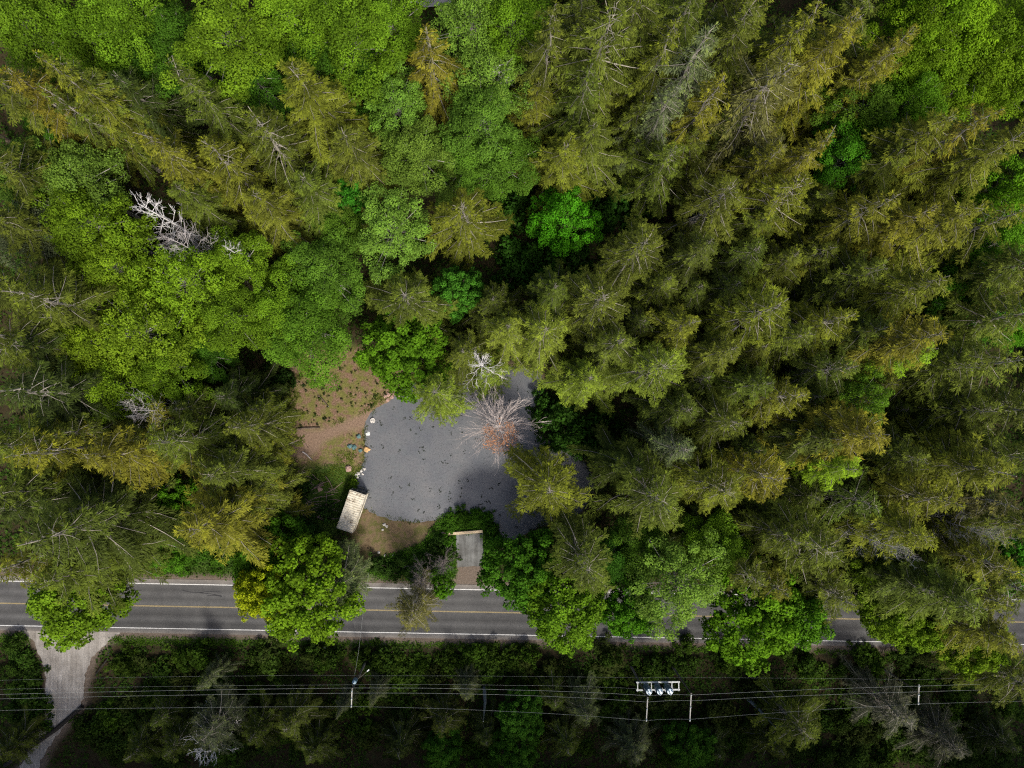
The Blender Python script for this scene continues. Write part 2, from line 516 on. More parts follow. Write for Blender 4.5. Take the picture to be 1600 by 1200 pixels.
# gravel lane, gravel track, concrete pad
def gravel_mat(name, lo, hi, scale=3):
    m, nt, N, L, b = mat_new(name)
    geo = N.new('ShaderNodeNewGeometry'); pos = geo.outputs['Position']
    n1 = noise(nt, .5, 5, .6, pos); n2 = noise(nt, 8, 5, .8, pos)
    mp = N.new('ShaderNodeMapping'); mp.inputs['Scale'].default_value = (2.4, .16, 1); L.new(pos, mp.inputs[0])
    n3 = noise(nt, 1.0, 4, .6, mp.outputs[0])
    c = ramp(nt, n1.outputs[0], [(.3, lo), (.7, hi)]).outputs[0]
    c = mixc(nt, 1.0, c, ramp(nt, n2.outputs[0], [(.3, (.7, .7, .7)), (.7, (1.2, 1.2, 1.2))]).outputs[0], 'MULTIPLY')
    c = mixc(nt, 1.0, c, ramp(nt, n3.outputs[0], [(.35, (.78, .77, .75)), (.65, (1.12, 1.12, 1.12))]).outputs[0], 'MULTIPLY')
    L.new(c, b.inputs['Base Color']); b.inputs['Roughness'].default_value = .95; b.inputs['Specular IOR Level'].default_value = .1
    return m


M['gravel'] = gravel_mat('gravel', (.22, .20, .178), (.36, .335, .305))
M['gravel2'] = gravel_mat('gravel2', (.30, .29, .29), (.45, .44, .44))
M['concrete'] = gravel_mat('concrete', (.085, .085, .082), (.19, .195, .19))
tag(link('gravel_lane', sheet('gravel_lane', densify(LANE, .5, .16, 5), .045, M['gravel'])), kind='structure')
tag(link('gravel_track', sheet('gravel_track', densify(TRACK, 1.0, .2, 6), .6, M['gravel2'])), kind='structure')
tag(link('concrete_driveway', sheet('concrete_driveway', densify(PAD, .6, .07, 7), .045, M['concrete'])), kind='structure')


# ------------------------------------------------------------------ tree prototypes
def unit(v): return v / (np.linalg.norm(v, axis=-1, keepdims=True) + 1e-9)


def blades(base, d, ln, wd, nrm, fold=None):
    """Narrow kite-shaped leaves: base, direction, length, width, rough normal -> (n,4,3)."""
    d = unit(d); s = unit(np.cross(d, nrm)) * wd[:, None] * .5
    t = base + d * ln[:, None]
    mid = base + d * (ln * .55)[:, None]
    return np.stack([base, mid + s, t, mid - s], 1)


def conifer(seed, h=30.0, R=5.0, nb=115, bare=.22, zb=.22, limb_r=.055, droop=.30, sharp=.85, density=1.35, blade=(.34, .62), bw=(.07, .115), name='conifer', hang=.36):
    r = np.random.default_rng(seed)
    Q = []; VV = []; TT = []
    limb = MB()
    pts = [Vector((0, 0, -.6))] + [Vector((r.normal(0, .05) * k, r.normal(0, .05) * k, h * k / 8)) for k in range(1, 9)]
    limb.tube(pts, [.42 * (1 - .93 * k / 8) for k in range(9)], 7)
    ga = 2.39996
    top_lean = r.normal(0, .02, 2)
    lobes = r.uniform(0, 6.28, 4)
    for i in range(nb):
        t = ((i + .5) / nb) ** .82
        z = h * (.995 - t * (1 - zb)) + r.normal(0, .15)
        ph = ga * i + r.normal(0, .22)
        lob = 1 + .16 * math.sin(2 * ph + lobes[0] + 5 * t) + .12 * math.sin(3 * ph + lobes[1] - 7 * t)
        Lb = R * (.05 + .97 * min(1, t * 1.2) ** sharp) * r.choice([.62, .85, 1.0, 1.22], p=[.2, .35, .3, .15]) * r.uniform(.9, 1.1) * lob
        if t > .85: Lb *= 1 - (t - .85) * 2.2
        el = math.radians(48 - 62 * t ** .45 + r.normal(0, 7))
        o = np.array([math.cos(ph), math.sin(ph), 0.0]); side = np.array([-o[1], o[0], 0.0])
        b0 = np.array([0, 0, z])
        bend = r.normal(0, .20)
        def pt(s): return b0 + o * (Lb * s * math.cos(el)) + side * (Lb * bend * s * s) + np.array([0, 0, Lb * (s * math.sin(el) - droop * s * s + .10 * s ** 4)])
        def tan(s): return o * math.cos(el) + side * (2 * bend * s) + np.array([0, 0, math.sin(el) - 2 * droop * s + .4 * s ** 3])
        ss = (0, .3, .6, .92)
        lr = limb_r * (.3 + .7 * Lb / R)
        limb.tube([pt(s) for s in ss], [lr, lr * .8, lr * .5, lr * .18], 3, cap=False)
        br = bare * r.uniform(.4, 1.5) * min(1, .25 + t * 2.2)
        if r.random() < .02 + bare * .14: br = .7
        st = np.arange(max(br * Lb, .12), Lb * .985, .30 / density) / Lb
        if len(st) == 0: st = np.array([.6])
        bv = r.uniform(.05, .95)
        for s in st:
            p = pt(s); tg = unit(tan(s))
            for sg in (-1, 1):
                if r.random() < .07: continue
                l = min(1.0, (.12 + .36 * (1 - s)) * Lb * .55 + .26) * r.uniform(.6, 1.2)
                a = math.radians(r.uniform(28, 52)) * sg
                lat = np.array([tg[0] * math.cos(a) - tg[1] * math.sin(a), tg[0] * math.sin(a) + tg[1] * math.cos(a), tg[2] * .6 - hang + r.normal(0, .14)])
                lat = unit(lat)
                k = max(1, int(l / (.23 / density)))
                u = (np.arange(k) + .6) / k
                bp_ = p + lat[None] * (l * u)[:, None] + np.array([0, 0, -1.0])[None] * (.16 * l * u * u)[:, None]
                bp_ = np.concatenate([bp_, bp_, bp_[-1:]])
                rot = np.concatenate([np.full(k, .48), np.full(k, -.48), [0]]) + r.normal(0, .22, 2 * k + 1)
                c, sn = np.cos(rot), np.sin(rot)
                dd = np.stack([lat[0] * c - lat[1] * sn, lat[0] * sn + lat[1] * c, np.full(2 * k + 1, lat[2]) + r.normal(-.16, .30, 2 * k + 1)], 1)
                n = 2 * k + 1
                nr = unit(np.stack([r.normal(0, .45, n), r.normal(0, .45, n), np.ones(n)], 1))
                Q.append(blades(bp_, dd, r.uniform(*blade, n), r.uniform(*bw, n), nr))
                VV.append(np.clip(bv + r.normal(0, .15, n), 0, 1))
                tp = np.concatenate([u, u, [1.0]]) * .45 + .55 * s
                TT.append(np.clip((tp - .55) * 1.6, 0, 1) * (1 - .55 * t))
        n = 5
        dd = np.repeat(unit(tan(1.0))[None], n, 0) + r.normal(0, .35, (n, 3))
        Q.append(blades(np.repeat(pt(.95)[None], n, 0), dd, r.uniform(.35, .55, n), r.uniform(*bw, n), unit(r.normal(0, .4, (n, 3)) + np.array([0, 0, 1.0]))))
        VV.append(np.clip(bv + r.normal(0, .2, n), 0, 1)); TT.append(np.ones(n) * (1 - .5 * t))
    crown = quads(name + '_crown', np.concatenate(Q), np.concatenate(VV), np.concatenate(TT), M['needle'])
    trunk = limb.data(name + '_trunk', M['limb'])
    return dict(crown=crown, trunk=trunk, h=h, R=R, kind='conifer_tree')


def broadleaf(seed, h=20.0, R=6.0, nblob=95, nleaf=24000, leaf=(.17, .27), depth=.62, lump=(.12, .24), twig=.02, bark='alder_bark', double=False, name='broadleaf', squash=.75, lobe=.22):
    r = np.random.default_rng(seed)
    Hc = R * depth * 1.35
    zc = h - Hc
    lo = r.uniform(0, 6.28, 5)
    C = []; RB = []
    for i in range(nblob):
        u = (i + .5) / nblob
        cz = 1 - 1.5 * u
        ph = 2.39996 * i + r.normal(0, .25)
        f = 1 + lobe * math.sin(2 * ph + lo[0]) + lobe * .7 * math.sin(3 * ph + lo[1]) + lobe * .5 * math.sin(5 * ph + lo[2])
        sr = math.sqrt(max(0, 1 - cz * cz))
        q = r.uniform(.62, 1.05) if i % 6 else r.uniform(.25, .6)
        C.append((R * sr * f * q * .9, R * math.sin(ph) * 0, 0))
        x = R * sr * f * q * .88 * math.cos(ph); y = R * sr * f * q * .88 * math.sin(ph)
        zz = zc + Hc * cz * r.uniform(.72, 1.03) + .5 * math.sin(x * .9 + lo[3]) * math.sin(y * .9 + lo[4])
        C[-1] = (x, y, zz)
        RB.append(R * r.uniform(*lump))
    C = np.array(C); RB = np.array(RB)
    w = RB ** 2; cnt = r.multinomial(nleaf, w / w.sum())
    bi = np.repeat(np.arange(nblob), cnt)
    n = len(bi)
    d = r.normal(0, 1, (n, 3)); d[:, 2] += .45; d = unit(d)
    rad = r.uniform(.5, 1.1, n) ** .5
    pos = C[bi] + d * (RB[bi] * rad)[:, None] * np.array([1, 1, squash])
    nr = unit(d * .7 + r.normal(0, .55, (n, 3)) + np.array([0, 0, .55]))
    dr = r.normal(0, 1, (n, 3)); dr = unit(dr - nr * (dr * nr).sum(1, keepdims=True))
    ln = r.uniform(*leaf, n)
    Q = blades(pos - dr * (ln * .5)[:, None], dr, ln, ln * r.uniform(.62, .9, n), nr)
    bv = r.uniform(.1, .9, nblob)
    v = np.clip(bv[bi] + r.normal(0, .16, n), 0, 1)
    tp = np.clip(d[:, 2] * .6 + r.normal(.1, .2, n), 0, 1) * np.clip(rad - .4, 0, 1)
    if double:          # lobed leaf: a second, crossed blade just above the first
        cr = np.cross(nr, dr)
        Q2 = blades(pos - cr * (ln * .46)[:, None] + nr * .012, cr, ln * .92, ln * .5, nr)
        Q = np.concatenate([Q, Q2]); v = np.concatenate([v, v]); tp = np.concatenate([tp, tp])
    crown = quads(name + '_crown', Q, v, tp, M['leaf'])
    tb = MB()
    zf = max(zc - Hc * .35, h * .25)
    tb.tube([(0, 0, -.6), (r.normal(0, .1), r.normal(0, .1), zf * .5), (r.normal(0, .2), r.normal(0, .2), zf), (0, 0, h - Hc * .6)], [.30, .25, .2, .07], 7)
    for i in range(0, nblob, 3):
        c = C[i]; zs = zf + (h - Hc * .7 - zf) * r.uniform(0, .9)
        m_ = (c[0] * .45, c[1] * .45, zs + (c[2] - zs) * .6)
        tb.tube([(0, 0, zs), m_, tuple(c), tuple(c + np.array([c[0], c[1], 2.0]) / R * RB[i] * .9)], [.06, .045, .02 + twig * .5, twig * .5], 3, cap=False)
    return dict(crown=crown, trunk=tb.data(name + '_trunk', M[bark]), h=h, R=R, kind='broadleaf_tree')


def bare(seed, h=16.0, R=5.0, n1=26, n2=8, n3=5, z0=.4, mat='bleached', r0=.22, rise=.55, name='bare', leafn=0, tw=1.0, wig=.2, spread=.55):
    r = np.random.default_rng(seed)
    tb = MB(); tips = []
    tb.tube([(0, 0, -.6), (r.normal(0, .1), r.normal(0, .1), h * .4), (0, 0, h * .93)], [r0, r0 * .75, r0 * .2], 7)
    def limb(p, d, L, rad, lev):
        pts = [np.array(p)]; dd = unit(np.array(d))
        for k in range(4):
            dd = unit(dd + r.normal(0, wig, 3) + np.array([0, 0, .05]))
            pts.append(pts[-1] + dd * L / 4)
        tb.tube(pts, [rad, rad * .8, rad * .62, rad * .45, rad * .25], 3 if lev else 4, cap=False)
        if lev == 2: tips.append(pts[-1]); return
        for _ in range(n2 if lev == 0 else n3):
            s = r.uniform(.22, 1.0); k = min(3, int(s * 4)); q = pts[k] + (pts[k + 1] - pts[k]) * (s * 4 - k)
            nd = unit(unit(pts[k + 1] - pts[k]) + r.normal(0, spread, 3))
            limb(q, nd, L * r.uniform(.3, .5) * (1.15 - .5 * s), rad * .5, lev + 1)
    for i in range(n1):
        t = (i + .5) / n1
        ph = 2.39996 * i + r.normal(0, .3)
        z = h * (z0 + (.93 - z0) * t)
        limb((0, 0, z), (math.cos(ph), math.sin(ph), rise * (.35 + t)), R * (1.12 - .72 * t) * r.uniform(.75, 1.1), r0 * .36 * tw * (1.1 - .6 * t), 0)
    out = dict(trunk=tb.data(name + '_trunk', M[mat]), h=h, R=R, kind='dead_tree', crown=None)
    if leafn:
        tp = np.array(tips)
        c = tp[(np.hypot(tp[:, 0] - R * .1, tp[:, 1] + R * .25) < R * .42)]
        b_ = c[r.integers(0, len(c), leafn)] + r.normal(0, .22, (leafn, 3))
        nr = unit(r.normal(0, .6, (leafn, 3)) + np.array([0, 0, 1.])); dr = unit(np.cross(nr, r.normal(0, 1, (leafn, 3))))
        ln = r.uniform(.14, .26, leafn)
        out['crown'] = quads(name + '_crown', blades(b_, dr, ln, ln * .6, nr), r.uniform(0, 1, leafn), np.zeros(leafn), M['leaf'])
    return out


PROTO = {
    'f0': conifer(1), 'f1': conifer(2, nb=105, bare=.30, limb_r=.06, droop=.36), 'f2': conifer(3, nb=135, sharp=.75, bare=.16, hang=.28),
    'f3': conifer(4, nb=95, bare=.40, limb_r=.075, droop=.20, zb=.3, sharp=.62), 'f4': conifer(5, nb=125, sharp=1.0, bare=.2, droop=.42),
    'f5': conifer(6, nb=95, bare=.32, limb_r=.07, droop=.5, zb=.25, density=1.1, sharp=.65),
    'f6': conifer(7, nb=105, bare=.26, limb_r=.065, droop=.26, sharp=.75), 'f7': conifer(8, nb=125, bare=.2, droop=.4, sharp=.9, zb=.18),
    'a0': broadleaf(11, nblob=110, lump=(.11, .22)), 'a1': broadleaf(12, nblob=140, lump=(.09, .19), lobe=.26), 'a2': broadleaf(13, nblob=95, lump=(.12, .25), depth=.75),
    'a3': broadleaf(14, nblob=150, nleaf=17000, lump=(.09, .17), twig=.02, lobe=.26),
    'm0': broadleaf(21, h=16, R=8, nblob=200, nleaf=17000, leaf=(.30, .50), lump=(.07, .15), double=True, bark='bark', twig=.01, depth=.5, lobe=.10),
    'm1': broadleaf(22, h=16, R=8, nblob=180, nleaf=17000, leaf=(.30, .50), lump=(.08, .16), double=True, bark='bark', twig=.01, depth=.55, lobe=.14),
    's0': broadleaf(31, h=2.2, R=2.2, nblob=34, nleaf=1700, leaf=(.2, .4), lump=(.16, .30), bark='bark', twig=.008, depth=.55, lobe=.3),
    's1': broadleaf(32, h=2.2, R=2.2, nblob=26, nleaf=1400, leaf=(.22, .42), lump=(.18, .32), bark='bark', twig=.012, depth=.6, lobe=.35),
    'v0': broadleaf(41, h=9, R=6, nblob=170, nleaf=17000, leaf=(.2, .32), lump=(.09, .16), bark='bark', twig=.008, depth=.55, lobe=.06),
    'b0': bare(51, n1=34, n2=8, n3=4, r0=.14, tw=.65, wig=.26), 'b1': bare(52, R=5.6, n1=130, n2=7, n3=2, mat='brown_twig', r0=.16, rise=.42, z0=.45, leafn=1000, tw=.65, wig=.13, spread=.32),
    'b2': bare(53, h=14, R=3.2, n1=24, n2=7, n3=4, rise=.2, r0=.18, tw=.68, mat='bleached_white', wig=.24), 'b3': bare(54, h=12, R=3.5, n1=44, mat='purple_twig', rise=.9, z0=.2, n2=8, n3=4, tw=.6),
}


# ------------------------------------------------------------------ planting
def ground_at(x, y): return float(gheight(np.array([[x, y]]))[0])


def plant(kind, px, py, h, R, tint, name, label, group=None, rot=None, at=None):
    pr = PROTO[kind]
    top = h if kind[0] in 'fb' else h - R * .35       # a round crown is read off at its shoulder, a spire at its tip
    p = P(px, py, top) if at is None else Vector((*at, 0))
    t = bpy.data.objects.new(name, None)
    COL.objects.link(t)
    t.empty_display_size = .5
    t.location = (p.x, p.y, ground_at(p.x, p.y))
    t.rotation_euler = (0, 0, random.uniform(0, 6.28) if rot is None else rot)
    t.scale = (R / pr['R'], R / pr['R'], h / pr['h'])
    for nm in ('trunk', 'crown'):
        if pr.get(nm) is None: continue
        o = bpy.data.objects.new(nm, pr[nm]); COL.objects.link(o); o.parent = t
        o.color = (*tint, 1.0)
    tag(t, label, 'tree' if kind[0] in 'famb' else 'bush', group)
    return t


def jit(c, k=.12):
    f = 1 + random.uniform(-k, k)
    return tuple(max(.004, x * f * (1 + random.uniform(-.05, .05))) for x in c)


T = []
def F_(k, px, py, h, R, c, label, group=None): T.append((k, px, py, h, R, c, 'fir_tree', label, group))
def A_(k, px, py, h, R, c, label, group=None): T.append((k, px, py, h, R, c, 'alder_tree', label, group))
def M_(k, px, py, h, R, c, label, group=None): T.append((k, px, py, h, R, c, 'maple_tree', label, group))

# --- conifers round the bleached dead tree and the far corner beyond it
F_('f4', 50, 78, 34, 4.6, YELLOW, 'tall yellow-olive fir with long slanting leader beside twin bare trunks')
F_('f0', 92, 92, 30, 4.8, OLIVE, 'olive fir tucked behind the tall yellow-olive fir, darker side branches')
F_('f1', 62, 135, 29, 4.6, OLIVE, 'olive fir with pale bare limbs close to the twin bare trunks')
F_('f4', 262, 92, 33, 4.4, OLIVE, 'narrow pointed olive fir standing alone against bright green alders')
F_('f2', 175, 115, 24, 4.6, DARK, 'dark shaded fir between two pointed olive firs')
F_('f4', 218, 205, 29, 5.0, YELLOW, 'yellow-olive fir whose lower branches reach the bleached dead tree')
F_('f1', 318, 220, 28, 5.6, YELLOW, 'broad yellowish fir with pale limbs spreading next to the bleached dead tree')
F_('f3', 392, 180, 28, 5.2, OLIVE, 'olive fir with many white bare limbs beside the broad yellowish fir')
F_('f2', 455, 100, 30, 6.0, YELLOW, 'wide yellow-olive fir with an upswept top against dark alders')
F_('f2', 535, 205, 23, 5.6, OLIVE, 'dense low olive fir between wide yellow-olive fir and pale alders')
F_('f2', 470, 275, 22, 5.4, OLIVE, 'dense olive fir beside dark hollow and small bright green maple')
F_('f2', 395, 300, 22, 5.2, YELLOW, 'low yellow-green fir at foot of the broad yellowish fir')
F_('f2', 275, 290, 20, 4.6, OLIVE, 'small olive fir touching the top of the bleached dead tree')
F_('f2', 8, 110, 30, 4.6, ORANGE, 'rusty orange-green fir next to a single reddish trunk')
F_('f1', 664, 42, 27, 5.2, ORANGE, 'golden-topped fir beside the pale gravel patch')
F_('f3', 722, 318, 23, 5.3, YELLOW, 'golden fir with radiating pale limbs between alders and round vivid maple')
F_('f1', 868, 0, 32, 5.2, OLIVE, 'olive fir with curved white limbs next to bright alders at forest edge')
F_('f3', 965, 0, 34, 6.0, OLIVE, 'big fir with long curved white limbs between olive firs')
F_('f1', 925, 95, 27, 5.2, OLIVE, 'olive fir with white hooked limbs next to the big white-limbed fir')
F_('f2', 842, 125, 20, 4.2, YELLOW, 'rounded yellow-green fir of dense tufts beside the bright alders')
F_('f2', 888, 222, 19, 5.6, YELLOW, 'yellow-green fir overhanging the round vivid green maple')
F_('f2', 930, 190, 21, 5.0, OLIVE, 'olive fir beside a grey leaning trunk in a dark gap')
F_('f5', 1112, 42, 33, 5.6, GREY, 'grey-green feathery conifer among olive firs')
F_('f5', 1060, 130, 27, 4.6, GREY, 'smaller grey-green conifer beside the feathery grey-green one')
F_('f1', 1064, 20, 33, 4.4, YELLOW, 'fir with bright yellow tip and white limbs beside grey-green conifer')
F_('f1', 1135, 118, 30, 4.8, ORANGE, 'golden-tipped fir with white limbs next to the grey-green conifers')
F_('f1', 1060, 225, 23, 5.0, OLIVE, 'olive fir with orange cones and white limbs next to a dark gully')
F_('f5', 1238, 92, 33, 7.2, BROWN, 'big brown drooping conifer with bare fan-like limbs')
F_('f2', 1180, 5, 32, 5.0, OLIVE, 'olive fir beside the big brown drooping conifer')
F_('f5', 1225, 220, 24, 5.0, BROWN, 'lower brown conifer under the big brown drooping one')
F_('f2', 1345, 20, 34, 5.2, ORANGE, 'amber fir between brown drooping conifer and bright alders')
F_('f4', 1290, -5, 34, 5.0, YELLOW, 'amber-edged fir behind the amber fir')
F_('f2', 1432, 45, 31, 4.6, ORANGE, 'amber fir with dark lower side against the brightest alders')
F_('f0', 1390, 80, 28, 4.6, YELLOW, 'yellow-olive fir between two amber firs')
F_('f4', 1308, 203, 31, 4.4, ORANGE, 'pointed amber fir beside a small green alder thicket')
F_('f3', 1262, 278, 28, 4.6, YELLOW, 'yellow-edged fir with white limbs next to the pointed amber fir')
F_('f0', 1228, 225, 27, 4.2, YELLOW, 'small bright yellow fir touching the brown conifer')
F_('f3', 1150, 285, 25, 5.3, OLIVE, 'fir with radiating pale limbs next to a dark gully')
F_('f1', 1404, 303, 30, 5.4, YELLOW, 'yellow-tipped fir with curved white limbs near green alder thicket')
F_('f2', 1465, 325, 29, 4.6, ORANGE, 'slim amber-tipped fir between two larger yellow-tipped firs')
F_('f2', 1533, 322, 32, 5.4, YELLOW, 'yellow-rimmed fir with a blunt tip jutting toward green alders')
F_('f2', 1488, 180, 31, 5.6, YELLOW, 'wide yellow-olive fir next to the brightest alders')
F_('f1', 1565, 170, 33, 5.4, ORANGE, 'amber fir beside the wide yellow-olive fir')
F_('f2', 1415, 235, 24, 5.6, OLIVE, 'dense olive fir leading into the wide yellow-olive fir')
F_('f2', 1610, 205, 33, 5.6, YELLOW, 'yellow fir behind the amber fir beside the wide yellow-olive fir')
F_('f1', 1605, 325, 31, 5.2, YELLOW, 'yellow-olive fir between two bright alders')
# --- around the pond
F_('f3', 1012, 375, 23, 5.2, OLIVE, 'olive fir with spoke-like pale limbs beside round vivid green maple')
F_('f3', 948, 460, 25, 5.4, OLIVE, 'fir with a rosette of curved limbs and golden heart near the pond')
F_('f0', 870, 445, 19, 4.6, DIM, 'dim olive fir tucked behind the fir with golden heart')
F_('f1', 855, 512, 23, 5.4, FRESH, 'fresh yellow-green fir leaning over the pond inlet')
F_('f0', 795, 508, 20, 4.4, FRESH, 'small bright fir beside the white dead tree')
F_('f1', 974, 530, 25, 5.0, OLIVE, 'grey-hearted fir between golden-heart fir and amber-tipped fir')
F_('f3', 1042, 572, 25, 5.4, FRESH, 'amber-tipped fir with arching pale limbs over dark pondside shrubs')
F_('f0', 925, 590, 18, 5.0, FRESH, 'low fresh green fir fringing the pond bushes')
F_('f3', 676, 612, 21, 4.2, FRESH, 'bright yellow-green fir seen straight down at the pond edge')
F_('f0', 722, 548, 18, 4.2, OLIVE, 'small olive fir wrapped round the white dead tree')
F_('f1', 762, 580, 14, 3.6, FRESH, 'small fresh fir between white dead tree and pond')
F_('f3', 630, 458, 20, 6.0, OLIVE, 'broad olive fir with pale twigs next to the big green pondside maple')
F_('f0', 770, 465, 17, 4.2, DIM, 'dim feathery fir behind the white dead tree')
F_('f3', 862, 772, 23, 5.6, YELLOW, 'pale-limbed fir hanging over the pond next to the brown bare tree')
F_('f3', 922, 893, 24, 5.8, DIM, 'dark pale-limbed fir rising behind the big roadside maples')
F_('f3', 1040, 785, 26, 6.0, OLIVE, 'broad fir with a whitish rosette heart and yellow skirt')
F_('f3', 1146, 772, 27, 5.2, YELLOW, 'fir with white starry heart and golden skirt')
F_('f0', 1000, 735, 20, 5.0, DIM, 'dim fir behind the whitish-rosette fir')
F_('f5', 1075, 705, 23, 4.2, GREY, 'thin grey-green fir in shade between rosette firs')
F_('f1', 1160, 662, 25, 5.2, OLIVE, 'olive fir with smoky grey heart beside a black gap')
F_('f0', 1080, 640, 21, 5.0, DIM, 'dim feathery fir beside dark pondside shrubs')
# --- the dense stand
F_('f4', 1050, 432, 21, 4.2, OLIVE, 'small spiky olive fir beside a black gap near golden-heart fir')
F_('f0', 1115, 375, 23, 5.0, DIM, 'dim olive fir next to the pale-limbed fir by the gully')
F_('f4', 1088, 500, 24, 4.6, YELLOW, 'fir with two orange tips in the dense stand')
F_('f0', 1150, 545, 24, 5.0, OLIVE, 'olive fir with upright feathery shoots beside the two orange tips')
F_('f3', 1222, 478, 28, 5.6, YELLOW, 'golden fir with a bare white leader sticking out')
F_('f1', 1335, 492, 28, 5.0, YELLOW, 'yellow-tipped fir with spiky shoots beside a black gap')
F_('f0', 1270, 520, 25, 5.0, OLIVE, 'olive fir between golden bare-leader fir and spiky yellow-tipped fir')
F_('f1', 1338, 572, 27, 5.0, DIM, 'dim fir with pale heart in the dense stand')
F_('f2', 1478, 436, 31, 5.6, YELLOW, 'brown-rimmed yellowish fir at the edge of a black hole')
F_('f2', 1478, 520, 32, 5.6, ORANGE, 'orange-rimmed fir next to the black hole')
F_('f2', 1460, 545, 27, 4.8, LIME, 'lime-edged fir under the orange-rimmed fir')
F_('f0', 1385, 415, 26, 5.4, OLIVE, 'olive fir leading up to the brown-rimmed fir')
F_('f0', 1390, 510, 25, 5.2, OLIVE, 'olive fir leading up to the orange-rimmed fir')
F_('f1', 1258, 618, 27, 5.0, YELLOW, 'fir with a combed yellowish dome in the dense stand')
F_('f0', 1205, 600, 24, 4.8, OLIVE, 'olive fir behind the combed yellowish dome')
F_('f2', 1382, 682, 31, 6.0, ORANGE, 'large fir with golden rim and dark shaded flank')
F_('f0', 1310, 690, 25, 5.8, DIM, 'dark flank fir behind the golden-rimmed large fir')
F_('f2', 1340, 735, 25, 4.6, LIME, 'lime-yellow fir next to the golden-rimmed large fir')
F_('f3', 1222, 752, 27, 4.6, ORANGE, 'golden fir with white knot at heart beside starry-hearted fir')
F_('f2', 1580, 740, 32, 6.4, YELLOW, 'huge yellow-rimmed fir next to a grey bare patch')
F_('f1', 1505, 790, 29, 5.6, YELLOW, 'yellow fir next to a tangle of pink-grey bare branches')
F_('f0', 1450, 720, 25, 5.6, OLIVE, 'olive fir between lime-yellow fir and huge yellow-rimmed fir')
F_('f1', 1600, 560, 31, 6.4, OLIVE, 'wide olive fir with pale hooked limbs')
F_('f0', 1530, 570, 27, 5.8, OLIVE, 'olive fir beside wide hooked-limb fir')
F_('f0', 1560, 640, 26, 5.6, OLIVE, 'olive fir next to the wide hooked-limb fir')
F_('f5', 1585, 790, 26, 5.6, BROWN, 'brownish thin conifer close under the huge yellow-rimmed fir')
F_('f2', 1455, 845, 28, 5.4, YELLOW, 'yellow-skirted fir beside pink-grey bare branches over the road')
F_('f5', 1370, 790, 24, 5.6, DIM, 'smoky dark conifer with thin limbs next to yellow-skirted fir')
F_('f3', 1305, 868, 27, 5.6, OLIVE, 'fir with swirling white limbs near the bright roadside maple')
F_('f1', 1250, 850, 24, 5.0, OLIVE, 'olive fir with swirl of limbs beside the other swirling fir')
F_('f1', 1192, 915, 23, 4.8, OLIVE, 'olive fir with pale whorl next to the large roadside maple')
F_('f1', 1232, 930, 22, 4.6, YELLOW, 'yellow-tipped fir between pale-whorl fir and sunlit roadside gap')
F_('f1', 1335, 945, 22, 5.2, OLIVE, 'olive fir reaching to the sunlit road gap')
F_('f2', 1535, 955, 28, 6.6, OLIVE, 'massive dark olive fir overhanging the road')
F_('f2', 1460, 930, 24, 5.4, DIM, 'dark fir beside the massive olive fir, over the sunlit road gap')
F_('f1', 1605, 900, 29, 5.6, YELLOW, 'yellow-olive fir behind the massive dark olive fir')
F_('f2', 1590, 1010, 24, 5.4, YELLOW, 'yellow-green fir at the tip of roadside trees')
F_('f0', 1410, 860, 20, 5.0, DARK, 'dark fir in shade behind pink-grey bare branches')
for px, py, h, R, c in ((1190, 385, 24, 5.0, DIM), (1250, 395, 25, 5.0, OLIVE), (1305, 385, 25, 5, OLIVE), (1330, 440, 24, 5, DIM), (1100, 445, 22, 4.8, DIM),
                        (1160, 440, 24, 5, DIM), (1010, 500, 20, 4.4, DIM), (1110, 590, 22, 5, DIM), (1200, 540, 24, 5, OLIVE), (1255, 680, 23, 5, DIM),
                        (1190, 705, 22, 5, DIM), (1290, 620, 24, 5, DIM), (1400, 600, 24, 5, OLIVE), (1425, 455, 25, 5, OLIVE), (1515, 690, 26, 5.5, OLIVE),
                        (1280, 780, 22, 5, DIM), (1110, 840, 19, 4.6, DIM), (1215, 820, 21, 5, DIM), (1420, 640, 20, 4.8, DIM), (1540, 480, 24, 4.6, OLIVE), (1595, 455, 26, 5, YELLOW)):
    F_(random.choice(('f0', 'f1', 'f2', 'f6', 'f7')), px, py, h - 5, R * .95, c, 'olive fir in dense stand between golden-heart fir and huge yellow-rimmed fir', 'unremarkable firs of the dense stand')
for px, py, h, R, c in ((1000, 50, 26, 5, OLIVE), (1010, 150, 25, 5, OLIVE), (965, 110, 24, 5, OLIVE), (1000, 215, 20, 4.8, OLIVE), (1155, 170, 26, 5, OLIVE), (1180, 235, 24, 5.2, OLIVE),
                        (1095, 200, 24, 5, OLIVE), (1120, 5, 30, 5, DIM), (1025, -20, 34, 5, DIM), (1240, 20, 32, 5, OLIVE), (1345, 110, 27, 5, YELLOW), (1290, 110, 28, 5, YELLOW), (1210, 330, 24, 5, OLIVE),
                        (1330, 330, 24, 5, OLIVE), (1300, 300, 24, 4.6, OLIVE), (1380, 285, 22, 5, OLIVE), (1450, 250, 25, 5, OLIVE), (1545, 240, 27, 5, YELLOW), (1500, 270, 24, 4.6, YELLOW)):
    F_(random.choice(('f0', 'f1', 'f2', 'f6', 'f7')), px, py, h - 5, R * .95, c, 'olive fir filling the stand round the grey-green and brown conifers', 'unremarkable firs round the grey-green and brown conifers')
